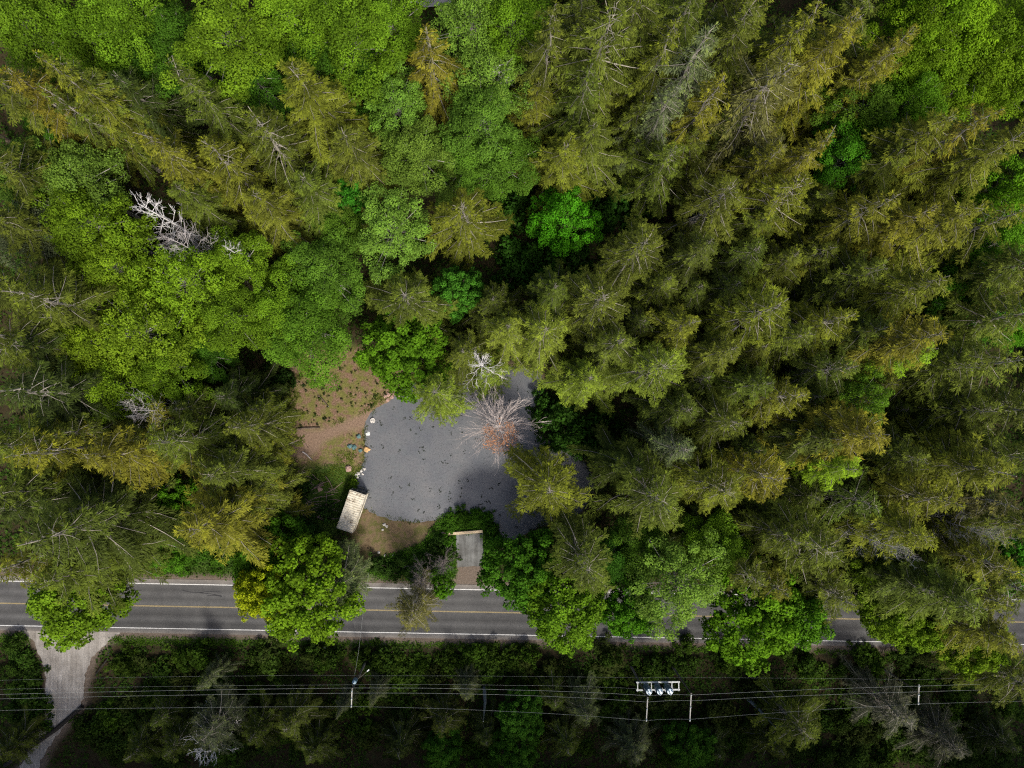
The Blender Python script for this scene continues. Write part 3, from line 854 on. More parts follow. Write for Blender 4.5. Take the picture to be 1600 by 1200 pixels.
# --- firs near the lane and the container
F_('f1', 8, 455, 33, 6.4, OLIVE, 'olive fir with long pale limbs beside yellow-green alders')
F_('f2', 60, 490, 24, 5.2, OLIVE, 'dense olive fir pressed against the yellow-green alders')
F_('f1', -8, 610, 33, 7.0, DARK, 'dark fir with spreading limbs between two orange-olive firs')
F_('f0', 15, 535, 27, 5.4, DARK, 'dark fir between pale-limbed olive fir and dark spreading fir')
F_('f0', 60, 610, 22, 5.2, DARK, 'dark fir in shade beside yellow-green alders')
F_('f1', 8, 712, 33, 5.4, ORANGE, 'orange-olive fir next to a black hollow')
F_('f1', 85, 678, 26, 4.8, DIM, 'olive fir reaching toward the pinkish bare twigs')
F_('f2', 128, 716, 31, 5.4, ORANGE, 'orange-rimmed fir with a pointed end next to the black hollow')
F_('f1', 232, 692, 29, 5.4, OLIVE, 'fir with combed pale limbs beside the pinkish bare twigs')
F_('f0', 185, 690, 24, 4.6, OLIVE, 'olive fir just under the pinkish bare twigs')
F_('f1', 356, 668, 25, 4.3, OLIVE, 'olive fir with pale limbs at the edge of the clearing')
F_('f0', 390, 640, 18, 2.8, OLIVE, 'small olive fir whose bare limb points into the clearing')
F_('f2', 322, 745, 26, 5.2, OLIVE, 'olive tufted fir between combed fir and clearing fir')
F_('f2', 295, 830, 29, 6.6, ORANGE, 'broad yellow-gold fir beside a bright maple and the road bank')
F_('f2', 372, 778, 20, 4.0, OLIVE, 'olive fir facing the beige container')
F_('f2', 345, 805, 23, 4.5, OLIVE, 'olive fir between broad gold fir and the brush pile')
F_('f6', 35, 852, 35, 7.4, DIM, 'largest fir with very long pale limbs next to the roadside maple by the lane')
F_('f1', 110, 800, 25, 5.6, DARK, 'dark fir behind the largest pale-limbed fir')
F_('f2', 60, 915, 27, 5.6, OLIVE, 'olive-gold fir over the road beside the gravel lane mouth')
F_('f2', 140, 870, 22, 5.0, DIM, 'olive fir between largest fir and roadside maple by the lane')
F_('f0', -20, 800, 28, 6.0, DARK, 'dark fir at the black hollow behind the largest fir')
F_('f1', -20, 900, 30, 6.0, YELLOW, 'gold-green fir over the road behind the largest fir')
F_('f0', 340, 620, 18, 4.4, DARK, 'dark fir in shade between alders and the clearing')
F_('f0', 270, 640, 20, 4.4, DIM, 'dim fir between pinkish bare twigs and the clearing')
F_('f0', 396, 700, 15, 3.0, YELLOW, 'small yellowish fir beside the white fallen poles')
F_('f3', 518, 925, 15, 4.6, GREY, 'grey-green fir with swept limbs between container and road')
F_('f5', 640, 975, 16, 3.6, BROWN, 'brownish fir with grey bare heart hanging over the road')
# --- shaded trees under the power lines
SG = 'shaded firs beyond the power lines'
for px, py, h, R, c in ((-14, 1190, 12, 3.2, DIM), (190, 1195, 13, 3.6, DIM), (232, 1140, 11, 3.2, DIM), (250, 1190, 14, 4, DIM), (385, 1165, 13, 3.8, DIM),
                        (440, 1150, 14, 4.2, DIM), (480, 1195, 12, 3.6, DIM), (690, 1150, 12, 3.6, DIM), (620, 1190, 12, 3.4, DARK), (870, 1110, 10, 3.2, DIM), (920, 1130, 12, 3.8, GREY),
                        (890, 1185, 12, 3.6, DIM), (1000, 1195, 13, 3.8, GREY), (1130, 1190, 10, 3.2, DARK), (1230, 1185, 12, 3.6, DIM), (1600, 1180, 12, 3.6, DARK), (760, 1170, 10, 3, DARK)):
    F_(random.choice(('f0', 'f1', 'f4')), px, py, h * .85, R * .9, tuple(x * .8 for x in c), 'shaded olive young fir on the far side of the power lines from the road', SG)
F_('f4', 576, 1112, 13, 1.6, (.062, .078, .034), 'slim pointed grey-green fir under the lowest wire')
F_('f4', 523, 1128, 11, 1.4, (.062, .078, .034), 'smaller slim pointed fir beside the slim grey-green one')
F_('f4', 306, 1080, 12, 2.0, (.062, .078, .034), 'slim grey fir tip poking between power lines near the lane')
F_('f3', 310, 1165, 14, 4.2, (.056, .066, .034), 'grey half-bare fir behind the slim grey fir tip')
F_('f4', 728, 1100, 11, 2.2, (.062, .078, .034), 'slender grey-green fir beside the bare grey snag')
F_('f5', 1435, 1140, 15, 4.6, (.050, .056, .034), 'thin grey feathery fir in deep shade near the slim crossarm pole')
F_('f5', 1515, 1185, 12, 4.0, (.046, .052, .032), 'smaller grey feathery fir in deep shade beside the first')
F_('f1', 1582, 948, 23, 4.6, YELLOW, 'yellow-olive fir closing the road beyond the massive olive fir')
F_('f3', 1272, 1160, 14, 4.6, OLIVE, 'olive fir with pale bent limbs between short grey snag and thin grey feathery fir')
# --- alders
A_('a0', 25, 25, 24, 6.5, ALDER, 'alder at the corner of the wood beside rusty fir')
A_('a1', 105, 40, 22, 6.5, ALDER, 'green alder next to the tall yellow-olive fir')
A_('a2', 175, 10, 24, 6.5, ALDER, 'light alder beside bluish dark alder')
A_('a2', 205, 88, 18, 5.5, DKALD, 'bluish dark alder between two pointed olive firs')
A_('a0', 270, 55, 20, 5.5, DKALD, 'dark alder behind the narrow pointed fir')
A_('a1', 345, 50, 24, 7.5, ALDER, 'large bright alder by the narrow pointed fir')
A_('a0', 390, 115, 18, 5.0, DKALD, 'dark alder between the narrow pointed fir and wide yellow-olive fir')
A_('a0', 440, 15, 22, 6.5, ALDER, 'alder between two larger bright alders')
A_('a1', 475, 80, 18, 6.0, DKALD, 'dark green alder behind the wide yellow-olive fir')
A_('a2', 545, 45, 22, 7.0, ALDER, 'large bright alder beside the pale gravel patch')
A_('a0', 605, 30, 19, 5.5, ALDER, 'yellowish alder bordering the pale gravel patch')
A_('a1', 575, 110, 15, 5.0, DKALD, 'shaded alder behind the golden-topped fir')
A_('a3', 615, 158, 18, 5.2, PALE, 'pale alder touching the golden-topped fir')
A_('a0', 62, 175, 19, 3.8, DKALD, 'small alder over the twin bare trunks')
A_('a0', 12, 268, 21, 6.0, PALE, 'pale alder between the single reddish trunk and the greyish half-leafed alder')
A_('a0', 105, 282, 21, 6.2, PALE, 'pale alder between twin bare trunks and yellow-green alder')
A_('a1', 125, 345, 22, 6.8, LIME, 'yellow-green alder next to the bleached dead tree')
A_('a3', 35, 350, 21, 5.5, (.085, .105, .05), 'greyish half-leafed alder with bare twigs')
A_('a1', 170, 415, 20, 5.6, LIME, 'yellow-green alder between the bleached dead tree and twiggy alder clump')
A_('a3', 290, 440, 21, 6.8, LIME, 'twiggy yellow-green alder in the middle of the alder clump')
A_('a0', 350, 490, 19, 5.6, ALDER, 'green alder of the clump nearest the dirt clearing')
A_('a0', 370, 415, 17, 5.6, ALDER, 'green alder beside the small bare branch')
A_('a3', 210, 520, 22, 7.0, LIME, 'largest twiggy yellow-green alder of the clump')
A_('a1', 135, 535, 21, 5.8, LIME, 'lime alder beside the dark firs with spreading limbs')
A_('a0', 165, 600, 20, 5.8, LIME, 'lime alder close to the pinkish bare twigs')
A_('a1', 255, 570, 19, 5.6, ALDER, 'green alder of the clump beside dark clearing-edge firs')
A_('a0', 320, 555, 13, 4.6, DKALD, 'dark alder in shade between clump and clearing')
A_('a2', 475, 510, 17, 7.0, (.075, .17, .012), 'big smooth green alder next to the dirt clearing')
A_('a0', 430, 480, 17, 5.5, ALDER, 'green alder behind the big smooth alder')
A_('a1', 505, 425, 16, 6.2, (.065, .15, .014), 'dark-flecked alder between smooth alder and broad olive fir')
A_('a0', 520, 352, 13, 4.4, (.075, .17, .014), 'small round alder next to the small bright maple')
A_('a3', 612, 358, 17, 6.4, PALE, 'pale grey-green alder beside the golden pale-limbed fir')
A_('a0', 655, 240, 18, 6.0, PALE, 'round pale alder next to the golden-topped fir')
A_('a1', 755, 180, 20, 6.4, (.085, .18, .018), 'tall green alder beside the rounded yellow-green fir')
A_('a3', 765, 105, 20, 6.0, PALE, 'pale alder with white dead twigs near the gravel patch')
A_('a0', 785, 255, 15, 5.6, (.06, .14, .012), 'green alder next to the golden pale-limbed fir')
A_('a0', 725, 250, 15, 4.8, (.085, .18, .016), 'alder between round pale alder and tall green alder')
A_('a3', 735, 25, 22, 6.0, PALE, 'pale alder right beside the gravel patch')
A_('a0', 800, 20, 22, 6.0, ALDER, 'bright alder between pale alder and curved-limb fir')
BA = 'brightest alders in the far corner stand'
for px, py, h, R in ((1445, 45, 25, 6.0), (1475, 110, 22, 5.6), (1520, 35, 25, 6.4), (1545, 105, 23, 5.6), (1595, 45, 26, 6.4), (1600, 115, 23, 5.4), (1425, 95, 20, 5.0), (1485, -10, 27, 6)):
    A_(random.choice(('a0', 'a1', 'a2')), px, py, h, R, (.115, .215, .008), 'brilliant green alder in the brightest alder stand beside the amber firs', BA)
A_('a0', 1432, 150, 22, 5.2, (.075, .17, .008), 'shaded green alder at foot of the brightest alders')
A_('a1', 1362, 160, 21, 5.6, (.08, .17, .014), 'soft green alder between amber firs and wide yellow-olive fir')
A_('a0', 1328, 238, 19, 5.0, (.05, .16, .008), 'small deep green alder under the pointed amber fir')
A_('a1', 1400, 205, 19, 4.8, (.07, .155, .012), 'mid green alder between soft green alder and wide yellow-olive fir')
A_('a1', 1590, 285, 25, 5.2, (.09, .21, .008), 'bright alder beside yellow-rimmed blunt fir')
A_('a0', 1570, 375, 22, 5.2, (.07, .19, .008), 'bright alder next to yellow-olive fir between two bright alders')
A_('a0', 1530, 420, 20, 5.2, (.055, .155, .008), 'green alder beside the black hole and brown-rimmed fir')
A_('a1', 1522, 490, 17, 5.2, (.045, .135, .010), 'deep green alder next to the black hole')
A_('a0', 1595, 500, 17, 4.6, (.07, .20, .008), 'bright alder next to the wide hooked-limb fir')
A_('a3', 1362, 628, 22, 4.2, (.09, .18, .014), 'isolated green alder within the dense fir stand')
A_('a0', 1362, 705, 14, 4.2, DKALD, 'deep green alder in the hollow beside golden-rimmed fir')
A_('a3', 1062, 915, 20, 7.0, PALE, 'pale twiggy alder leaning over the road between maples')
A_('a2', 1128, 858, 16, 5.0, (.11, .22, .012), 'bright green alder between starry-hearted fir and pale-whorl fir')
A_('a3', 1385, 885, 16, 4.6, LIME, 'lime alder mixed with pink-grey bare branches near the road')
A_('a0', 960, 880, 14, 4.4, DKMAP, 'dark leafy alder in shade beside the pale twiggy alder')
A_('a2', 1000, 860, 15, 4.8, (.065, .14, .010), 'mid green alder next to the whitish-rosette fir')
# --- maples
M_('m0', 632, 548, 15, 7.0, (.075, .185, .008), 'big green maple hanging over pond edge and clearing')
M_('v0', 886, 332, 13, 5.7, VIVID, 'round vivid green maple in a dark hollow')
M_('m1', 105, 935, 17, 7.6, (.105, .20, .010), 'roadside maple covering the mouth of the gravel lane')
M_('m0', 466, 932, 18, 7.9, (.10, .20, .008), 'largest bright maple covering the road near the container')
M_('m0', 400, 930, 18.2, 4.6, GOLD, 'golden-yellow maple crown within the largest roadside maple')
M_('m1', 415, 868, 14, 6.4, (.060, .155, .008), 'mid green maple between broad gold fir and road')
M_('m0', 262, 788, 11, 4.2, (.065, .18, .008), 'bright maple squeezed between broad gold fir and largest fir')
M_('m1', 245, 850, 9, 5.0, (.055, .15, .008), 'lower maple on the road bank beside broad gold fir')
M_('m0', 545, 300, 13, 4.0, (.035, .16, .010), 'small bright green maple in the hollow among olive firs')
M_('m0', 712, 450, 14, 4.2, (.05, .165, .014), 'clear green maple between broad olive fir and dim feathery fir')
M_('m1', 885, 950, 17, 7.0, (.10, .21, .010), 'bright roadside maple next to the dark pale-limbed fir')
M_('m0', 818, 900, 15, 6.4, (.045, .135, .008), 'darker maple beside the concrete driveway')
M_('m0', 985, 955, 15, 5.0, (.06, .175, .008), 'green maple between bright roadside maple and pale twiggy alder')
M_('m0', 1190, 968, 18, 7.9, (.095, .205, .008), 'large maple reaching past the road near the regulator platform')
M_('m1', 1255, 965, 17, 5.6, (.065, .175, .008), 'maple edge facing the sunlit road gap')
M_('m1', 1405, 960, 15, 5.2, LIME, 'lime maple on the far side of the sunlit road gap')
M_('m0', 1450, 985, 14, 4.6, LIME, 'lime maple fringe under the massive olive fir')
M_('m0', 1540, 1015, 15, 5.0, LIME, 'lime maple fringe beyond the massive olive fir')
M_('m0', 690, 922, 7, 1.9, (.085, .22, .010), 'small bright green sapling at the end of the concrete driveway')
M_('m0', 1585, 890, 10, 4.4, (.045, .19, .010), 'vivid maple under pinkish bare twigs')
M_('m0', 1500, 560, 10, 3.0, (.05, .16, .010), 'small maple under the orange-rimmed fir')
M_('m0', 815, 1130, 9, 4.0, DKMAP, 'shaded maple beyond the wires from the bright roadside maple')
M_('m0', 805, 1185, 9, 4.0, DKMAP, 'shaded maple further beyond the wires beside young firs')
M_('m1', 1085, 1180, 9, 4.0, DKMAP, 'shaded maple beyond the regulator platform')
M_('m1', 690, 1185, 8, 3.6, DKMAP, 'shaded maple beside the bare grey snag')

for px, py, h, R in ((1650, 400, 31, 5.4), (1655, 480, 31, 5.4), (1655, 640, 30, 5.6), (1650, 720, 31, 5.6), (1650, 830, 30, 5.6), (1640, 1090, 20, 5), (1650, 940, 28, 5.4), (1625, 265, 26, 5), (1100, -40, 33, 5.4), (1015, -45, 33, 5.4), (1200, -38, 33, 5.4), (1385, -30, 33, 5), (920, -40, 32, 5),
                     (-45, 520, 32, 5.6), (-50, 440, 32, 5.6), (-45, 700, 31, 5.6), (-50, 230, 30, 5.4), (-40, 330, 28, 5.4), (-45, 100, 31, 5.4), (-40, 780, 30, 5.6), (-15, 545, 24, 5.2)):
    F_(random.choice(('f0', 'f1', 'f2', 'f6')), px, py, h, R, OLIVE, 'olive fir at the outer margin of the wood', 'firs at the margin of the wood')
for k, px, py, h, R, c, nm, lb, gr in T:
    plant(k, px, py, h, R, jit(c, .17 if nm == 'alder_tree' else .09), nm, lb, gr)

# --- dead and bare trees
for k, px, py, h, R, c, lb in (
        ('b0', 258, 368, 24, 5.0, ALDER, 'bleached dead tree with a dense tangle of pale branches among alders'),
        ('b2', 205, 312, 25, 3.8, ALDER, 'smaller bleached dead top beside the dense pale tangle'),
        ('b2', 345, 382, 22, 2.2, ALDER, 'small bare pale branch top beside green alders'),
        ('b0', 192, 642, 26, 4.0, ALDER, 'pinkish bare twigs of a dead tree next to the alder clump'),
        ('b2', 752, 566, 20, 3.4, ALDER, 'white dead tree with stubby branches beside the pond'),
        ('b1', 780, 668, 14, 5.8, (.38, .19, .10), 'brown bare tree with rusty dead leaves leaning over the pond'),
        ('b2', 780, 90, 20, 3.2, ALDER, 'white dead twigs rising through the pale alders'),
        ('b0', 1432, 868, 29, 3.8, ALDER, 'pink-grey bare branches over the shaded road'),
        ('b0', 1580, 842, 27, 3.8, ALDER, 'pinkish bare twigs next to the vivid maple'),
        ('b3', 655, 915, 11, 2.8, ALDER, 'purple-grey bare bush behind the brownish roadside fir'),
        ('b3', 690, 890, 8, 2.4, ALDER, 'grey bare shrub beside the concrete driveway'),
        ('b2', 300, 1190, 13, 4.0, ALDER, 'bare pale branches beside grey half-bare fir')):
    plant(k, px, py, h, R, c, 'dead_tree', lb)

# --- twin trunks that stand without branches at the forest edge
for (bx, by), (tx, ty), rr in (((52, 285), (42, 215), .35), ((60, 290), (54, 215), .28), ((22, 225), (0, 170), .35)):
    a = P(bx, by, 0); h_ = 17
    b_ = P(tx, ty, h_)
    o = MB().tube([(0, 0, -.5), (.1, 0, h_ * .5), (b_.x - a.x if abs(b_.x - a.x) < 2 else 0, 0, h_)], [rr, rr * .85, rr * .6], 9).build('bare_trunk', M['bark'], loc=(a.x, a.y, ground_at(a.x, a.y)), smooth=True)
    tag(o, 'reddish branchless trunk standing at the wood edge beside pale alders', 'tree trunk', 'reddish trunks beside pale alders')

# --- trees just outside the picture: they keep the wood going and shade the strip under the wires
r_ = np.random.default_rng(77)
G1 = 'tall firs beyond the wires, shading the strip'
for row, y0 in ((0, -63.5), (1, -72)):
    for x in np.arange(-92, 110, 6.2):
        if abs(x - (66 + 3 * row)) < 3.4: continue          # the gap that lets sun onto the road
        k = random.choice(('f0', 'f1', 'f2', 'f6', 'f7')); h_ = r_.uniform(40, 46)
        plant(k, 0, 0, h_, r_.uniform(4.6, 5.6), jit(OLIVE, .15), 'fir_tree', 'tall fir in the belt that shades the strip under the wires', G1, at=(x + r_.uniform(-1.5, 1.5) + row * 3, y0 + r_.uniform(-1.2, .8)))
G2 = 'trees of the wood around'
for x in np.arange(-80, 90, 7):
    plant(random.choice(('f0', 'f2', 'a0', 'a1')), 0, 0, r_.uniform(18, 24), 5.5, jit((.08, .12, .013), .2), 'forest_tree', 'tree of the wood behind the bright alders and golden-topped fir', G2, at=(x, 68 + r_.uniform(-2, 3)))
for y in np.arange(-25, 64, 7):
    for sx in (-1, 1):
        plant(random.choice(('f0', 'f2', 'f1')), 0, 0, r_.uniform(22, 27), 5.2, jit(OLIVE, .2), 'forest_tree', 'tree of the wood beyond the largest fir and huge yellow-rimmed fir', G2, at=(sx * (88 + r_.uniform(-2, 3)) + 3, y))


# ------------------------------------------------------------------ undergrowth
KEEP = [ROADP, POND, PAD, APRON, LANE, CLEAR, BANK, TRACK]


def free(p, m=.6):
    ok = np.ones(len(p), bool)
    for k in KEEP: ok &= sdf(p, k) < -m
    return ok


def clumps(name, pts, nleaf, size, leaf, hgt, seed, mat, tint, label, cat):
    r = np.random.default_rng(seed)
    n = len(pts)
    z = gheight(pts)
    s = r.uniform(*size, n)
    i = np.repeat(np.arange(n), nleaf)
    k = len(i)
    ph = r.uniform(0, 6.283, k); rr = np.sqrt(r.uniform(0, 1, k)) * s[i]
    base = np.stack([pts[i, 0] + rr * np.cos(ph), pts[i, 1] + rr * np.sin(ph), z[i] + s[i] * hgt * r.uniform(.15, 1, k) * (1 - .5 * (rr / s[i]) ** 2)], 1)
    d = np.stack([np.cos(ph) + r.normal(0, .5, k), np.sin(ph) + r.normal(0, .5, k), r.normal(.15, .4, k)], 1)
    nr = unit(r.normal(0, .5, (k, 3)) + np.array([0, 0, 1.]))
    ln = r.uniform(*leaf, k)
    cv = r.uniform(.2, .8, n)
    o = link(name, quads(name, blades(base, d, ln, ln * r.uniform(.4, .7, k), nr), np.clip(cv[i] + r.normal(0, .2, k), 0, 1), r.uniform(0, .5, k), mat))
    o.color = (*tint, 1)
    return tag(o, label, cat, kind='stuff')


r_ = np.random.default_rng(5)
pts = np.stack([r_.uniform(-88, 92, 40000), r_.uniform(-64, 66, 40000)], 1)
pts = pts[free(pts, .9) & (sdf(pts, LAWN) < 0) & (sdf(pts, VERGE) < -.3) & (sdf(pts, STRIP) < -.2) & (vnoise(pts, .18, 4) > .15)]
clumps('forest_undergrowth', pts[:23000], 10, (.35, 1.0), (.28, .55), 1.0, 6, M['leaf'], (.036, .080, .010), 'dark low undergrowth of ferns and brambles on the forest floor', 'undergrowth')
pts = np.stack([r_.uniform(-60, -18, 9000), r_.uniform(-40, 10, 9000)], 1)
pts = pts[(np.maximum(sdf(pts, LAWN), sdf(pts, HEDGE)) > 0) & (sdf(pts, ROADP) < -.5)]
clumps('bank_grass', pts[:3500], 9, (.15, .45), (.14, .30), .6, 7, M['leaf'], (.050, .105, .012), 'short green growth on road bank and beside container', 'grass')
pts = np.stack([r_.uniform(-25, 5, 9000), r_.uniform(-32, -14, 9000)], 1)
pts = pts[(sdf(pts, VERGE) > 0) & (np.maximum(sdf(pts, PAD), sdf(pts, APRON)) < -.1) & (sdf(pts, POND) < -.15) & (sdf(pts, ROADP) < -.5)]
clumps('verge_grass', pts[:3000], 9, (.2, .5), (.16, .34), .8, 8, M['leaf'], (.050, .130, .010), 'lush green grass around the concrete driveway', 'grass')
pts = np.stack([r_.uniform(-90, 95, 30000), r_.uniform(-44, -33, 30000)], 1)
pts = pts[(sdf(pts, STRIP) > -.3) & (sdf(pts, ROADP) < -.3) & (sdf(pts, LANE) < -.1)]
clumps('roadside_grass', pts[:4500], 8, (.15, .4), (.14, .3), .6, 9, M['leaf'], (.062, .135, .010), 'shaded green grass strip along the road on the power line side', 'grass')
pts = np.stack([r_.uniform(-42, -14, 12000), r_.uniform(-16, 12, 12000)], 1)
dens = fbm(pts, .35, 44, 3)
pts = pts[(sdf(pts, CLEAR) > -.5) & (sdf(pts, PATHD) < .2) & (sdf(pts, POND) < -.2) & (dens > .47)]
clumps('clearing_grass', pts[:2600], 7, (.12, .35), (.10, .22), .5, 10, M['leaf'], (.085, .120, .016), 'patchy yellow-green grass over the dirt clearing', 'grass')

pts = np.stack([r_.uniform(-28, 20, 30000), r_.uniform(-26, 10, 30000)], 1)
dp = sdf(pts, POND) + (fbm(pts, .6, 90, 2) - .4) * 1.6
pts = pts[(dp > -.75) & (dp < .12) & (fbm(pts, .4, 91, 2) > .33)]
clumps('shore_growth', pts[:1500], 7, (.08, .28), (.10, .24), .5, 12, M['leaf'], (.062, .082, .022), 'ragged low growth along the waterline of the pond', 'grass')

r_ = np.random.default_rng(15)
# bushes one by one
NB = 0
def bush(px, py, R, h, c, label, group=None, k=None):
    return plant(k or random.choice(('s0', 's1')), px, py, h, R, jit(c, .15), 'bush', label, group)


for i in range(40):
    px, py = ((r_.uniform(1140, 1600), r_.uniform(1120, 1198)) if i < 26 else (r_.uniform(120, 270), r_.uniform(1135, 1198)))
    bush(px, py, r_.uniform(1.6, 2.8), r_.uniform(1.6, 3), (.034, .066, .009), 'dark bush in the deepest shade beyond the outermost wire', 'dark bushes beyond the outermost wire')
SB = 'bramble bushes in the shaded strip'
cnt = 0
while cnt < 190:
    px = r_.uniform(135, 1600); py = r_.uniform(1018, 1195)
    if px < 178 and py < 1110: continue
    if r_.random() < (py - 1060) / 420: continue
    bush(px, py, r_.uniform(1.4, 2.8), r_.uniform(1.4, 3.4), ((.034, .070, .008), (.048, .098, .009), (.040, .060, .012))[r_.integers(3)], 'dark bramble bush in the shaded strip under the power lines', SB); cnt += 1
for px, py in ((10, 1010), (30, 1030), (8, 1050), (40, 1065), (15, 1085), (45, 1100), (12, 1120), (30, 1140), (52, 1120)):
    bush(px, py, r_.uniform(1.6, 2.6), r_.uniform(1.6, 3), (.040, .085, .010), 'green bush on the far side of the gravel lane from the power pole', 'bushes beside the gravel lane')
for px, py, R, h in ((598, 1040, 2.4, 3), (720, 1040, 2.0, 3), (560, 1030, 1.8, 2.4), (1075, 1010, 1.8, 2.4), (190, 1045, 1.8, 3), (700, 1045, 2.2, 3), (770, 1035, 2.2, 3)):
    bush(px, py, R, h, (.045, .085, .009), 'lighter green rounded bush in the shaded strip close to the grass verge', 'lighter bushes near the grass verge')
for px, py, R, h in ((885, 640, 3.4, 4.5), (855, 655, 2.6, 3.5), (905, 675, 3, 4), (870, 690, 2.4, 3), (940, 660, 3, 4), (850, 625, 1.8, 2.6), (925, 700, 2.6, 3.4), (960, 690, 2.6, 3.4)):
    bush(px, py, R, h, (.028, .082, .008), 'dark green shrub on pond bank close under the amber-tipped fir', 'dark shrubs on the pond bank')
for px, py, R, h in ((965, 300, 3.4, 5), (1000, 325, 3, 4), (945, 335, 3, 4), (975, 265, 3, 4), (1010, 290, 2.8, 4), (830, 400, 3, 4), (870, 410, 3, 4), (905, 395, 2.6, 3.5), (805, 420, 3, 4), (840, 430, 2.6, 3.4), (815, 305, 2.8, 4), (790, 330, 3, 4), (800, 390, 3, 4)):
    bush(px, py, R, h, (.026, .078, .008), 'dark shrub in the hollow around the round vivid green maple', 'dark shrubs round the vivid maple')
for px, py, R, h in ((590, 885, 1.6, 1.8), (610, 895, 1.5, 1.6), (625, 878, 1.4, 1.6), (660, 880, 1.6, 2), (700, 868, 1.7, 2), (678, 860, 1.5, 1.8), (640, 895, 1.4, 1.6), (690, 845, 1.4, 1.5)):
    bush(px, py, R, h, (.030, .070, .010), 'low dark shrub between brown bank and road', 'low shrubs beside the road')
for px, py, R, h in ((703, 812, 1.3, 1.2), (722, 806, 1.4, 1.2), (742, 805, 1.4, 1.2), (760, 810, 1.3, 1.2), (768, 826, 1.3, 1.2), (768, 846, 1.3, 1.3), (704, 826, 1.1, 1.0), (700, 846, 1.2, 1.2), (768, 866, 1.2, 1.2)):
    bush(px, py, R, h, (.045, .125, .008), 'lush green tussock ringing the concrete driveway by the pond', 'green tussocks round the driveway')
bush(550, 756, 1.0, 1.1, (.10, .19, .012), 'single bright green bush behind the container by the pond')
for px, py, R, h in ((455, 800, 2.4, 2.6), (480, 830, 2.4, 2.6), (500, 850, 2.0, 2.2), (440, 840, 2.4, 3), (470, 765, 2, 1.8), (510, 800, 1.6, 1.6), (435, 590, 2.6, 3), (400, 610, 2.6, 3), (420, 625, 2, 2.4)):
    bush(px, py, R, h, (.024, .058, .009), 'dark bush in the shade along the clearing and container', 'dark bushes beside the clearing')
for i in range(16):
    bush(190 + i * 15 + r_.uniform(-5, 5), 868 + r_.uniform(-14, 14), r_.uniform(1.1, 1.7), r_.uniform(1.0, 1.8), (.045, .115, .009), 'green bush of the low hedge on the bank beside the road', 'low hedge on the road bank')

# young plants dotted over the dirt clearing
sp_m = broadleaf(61, h=.5, R=.30, nblob=9, nleaf=70, leaf=(.10, .18), lump=(.3, .5), bark='bark', twig=.004, name='seedling')
cnt = 0
while cnt < 170:
    px = r_.uniform(445, 640); py = r_.uniform(545, 690)
    q = P(px, py, 0); a = np.array([[q.x, q.y]])
    if sdf(a, CLEAR)[0] < .4 or sdf(a, PATHD)[0] > -.2 or sdf(a, POND)[0] > -.8: continue
    o = link('seedling', sp_m['crown'], loc=(q.x, q.y, ground_at(q.x, q.y)))
    s = r_.choice([.35, .55, .8, 1.2], p=[.35, .3, .25, .1]) * r_.uniform(.85, 1.15); o.scale = (s, s, s); o.rotation_euler[2] = r_.uniform(0, 6); o.color = ((.022, .045, .012, 1), (.045, .075, .014, 1), (.03, .04, .016, 1))[r_.integers(3)]
    tag(o, 'small dark seedling dotted over the dirt clearing beside the pond', 'seedling', 'seedlings on the dirt clearing'); cnt += 1

# weed mats and drifting leaves on the pond
Q = []; VV = []
r2 = np.random.default_rng(71)
bb0 = POND.min(0); bb1 = POND.max(0)
pp = r2.uniform(bb0, bb1, (9000, 2)); pp = pp[(sdf(pp, POND) > .3)]
big = pp[:110]
small = pp[110:2600]
def spots(ps, lo, hi, k):
    i = np.repeat(np.arange(len(ps)), k); n = len(i)
    b_ = np.column_stack([ps[i] + r2.normal(0, .13, (n, 2)) * (1 if k > 1 else 0), np.full(n, -.318) + r2.uniform(0, .006, n)])
    a = r2.uniform(0, 6.28, n); d = np.stack([np.cos(a), np.sin(a), np.zeros(n)], 1); ln = r2.uniform(lo, hi, n)
    return blades(b_, d, ln, ln * .7, np.tile([0, 0, 1.], (n, 1)))
qa = spots(big, .14, .34, 5); qb = spots(small, .05, .13, 1)
o = link('floating_weed', quads('floating_weed', np.concatenate([qa, qb]), r2.uniform(0, 1, len(qa) + len(qb)), np.zeros(len(qa) + len(qb)), M['leaf']))
o.color = (.045, .052, .045, 1)
tag(o, 'dark scraps of weed and leaves drifting on the pond', 'weed', kind='stuff')

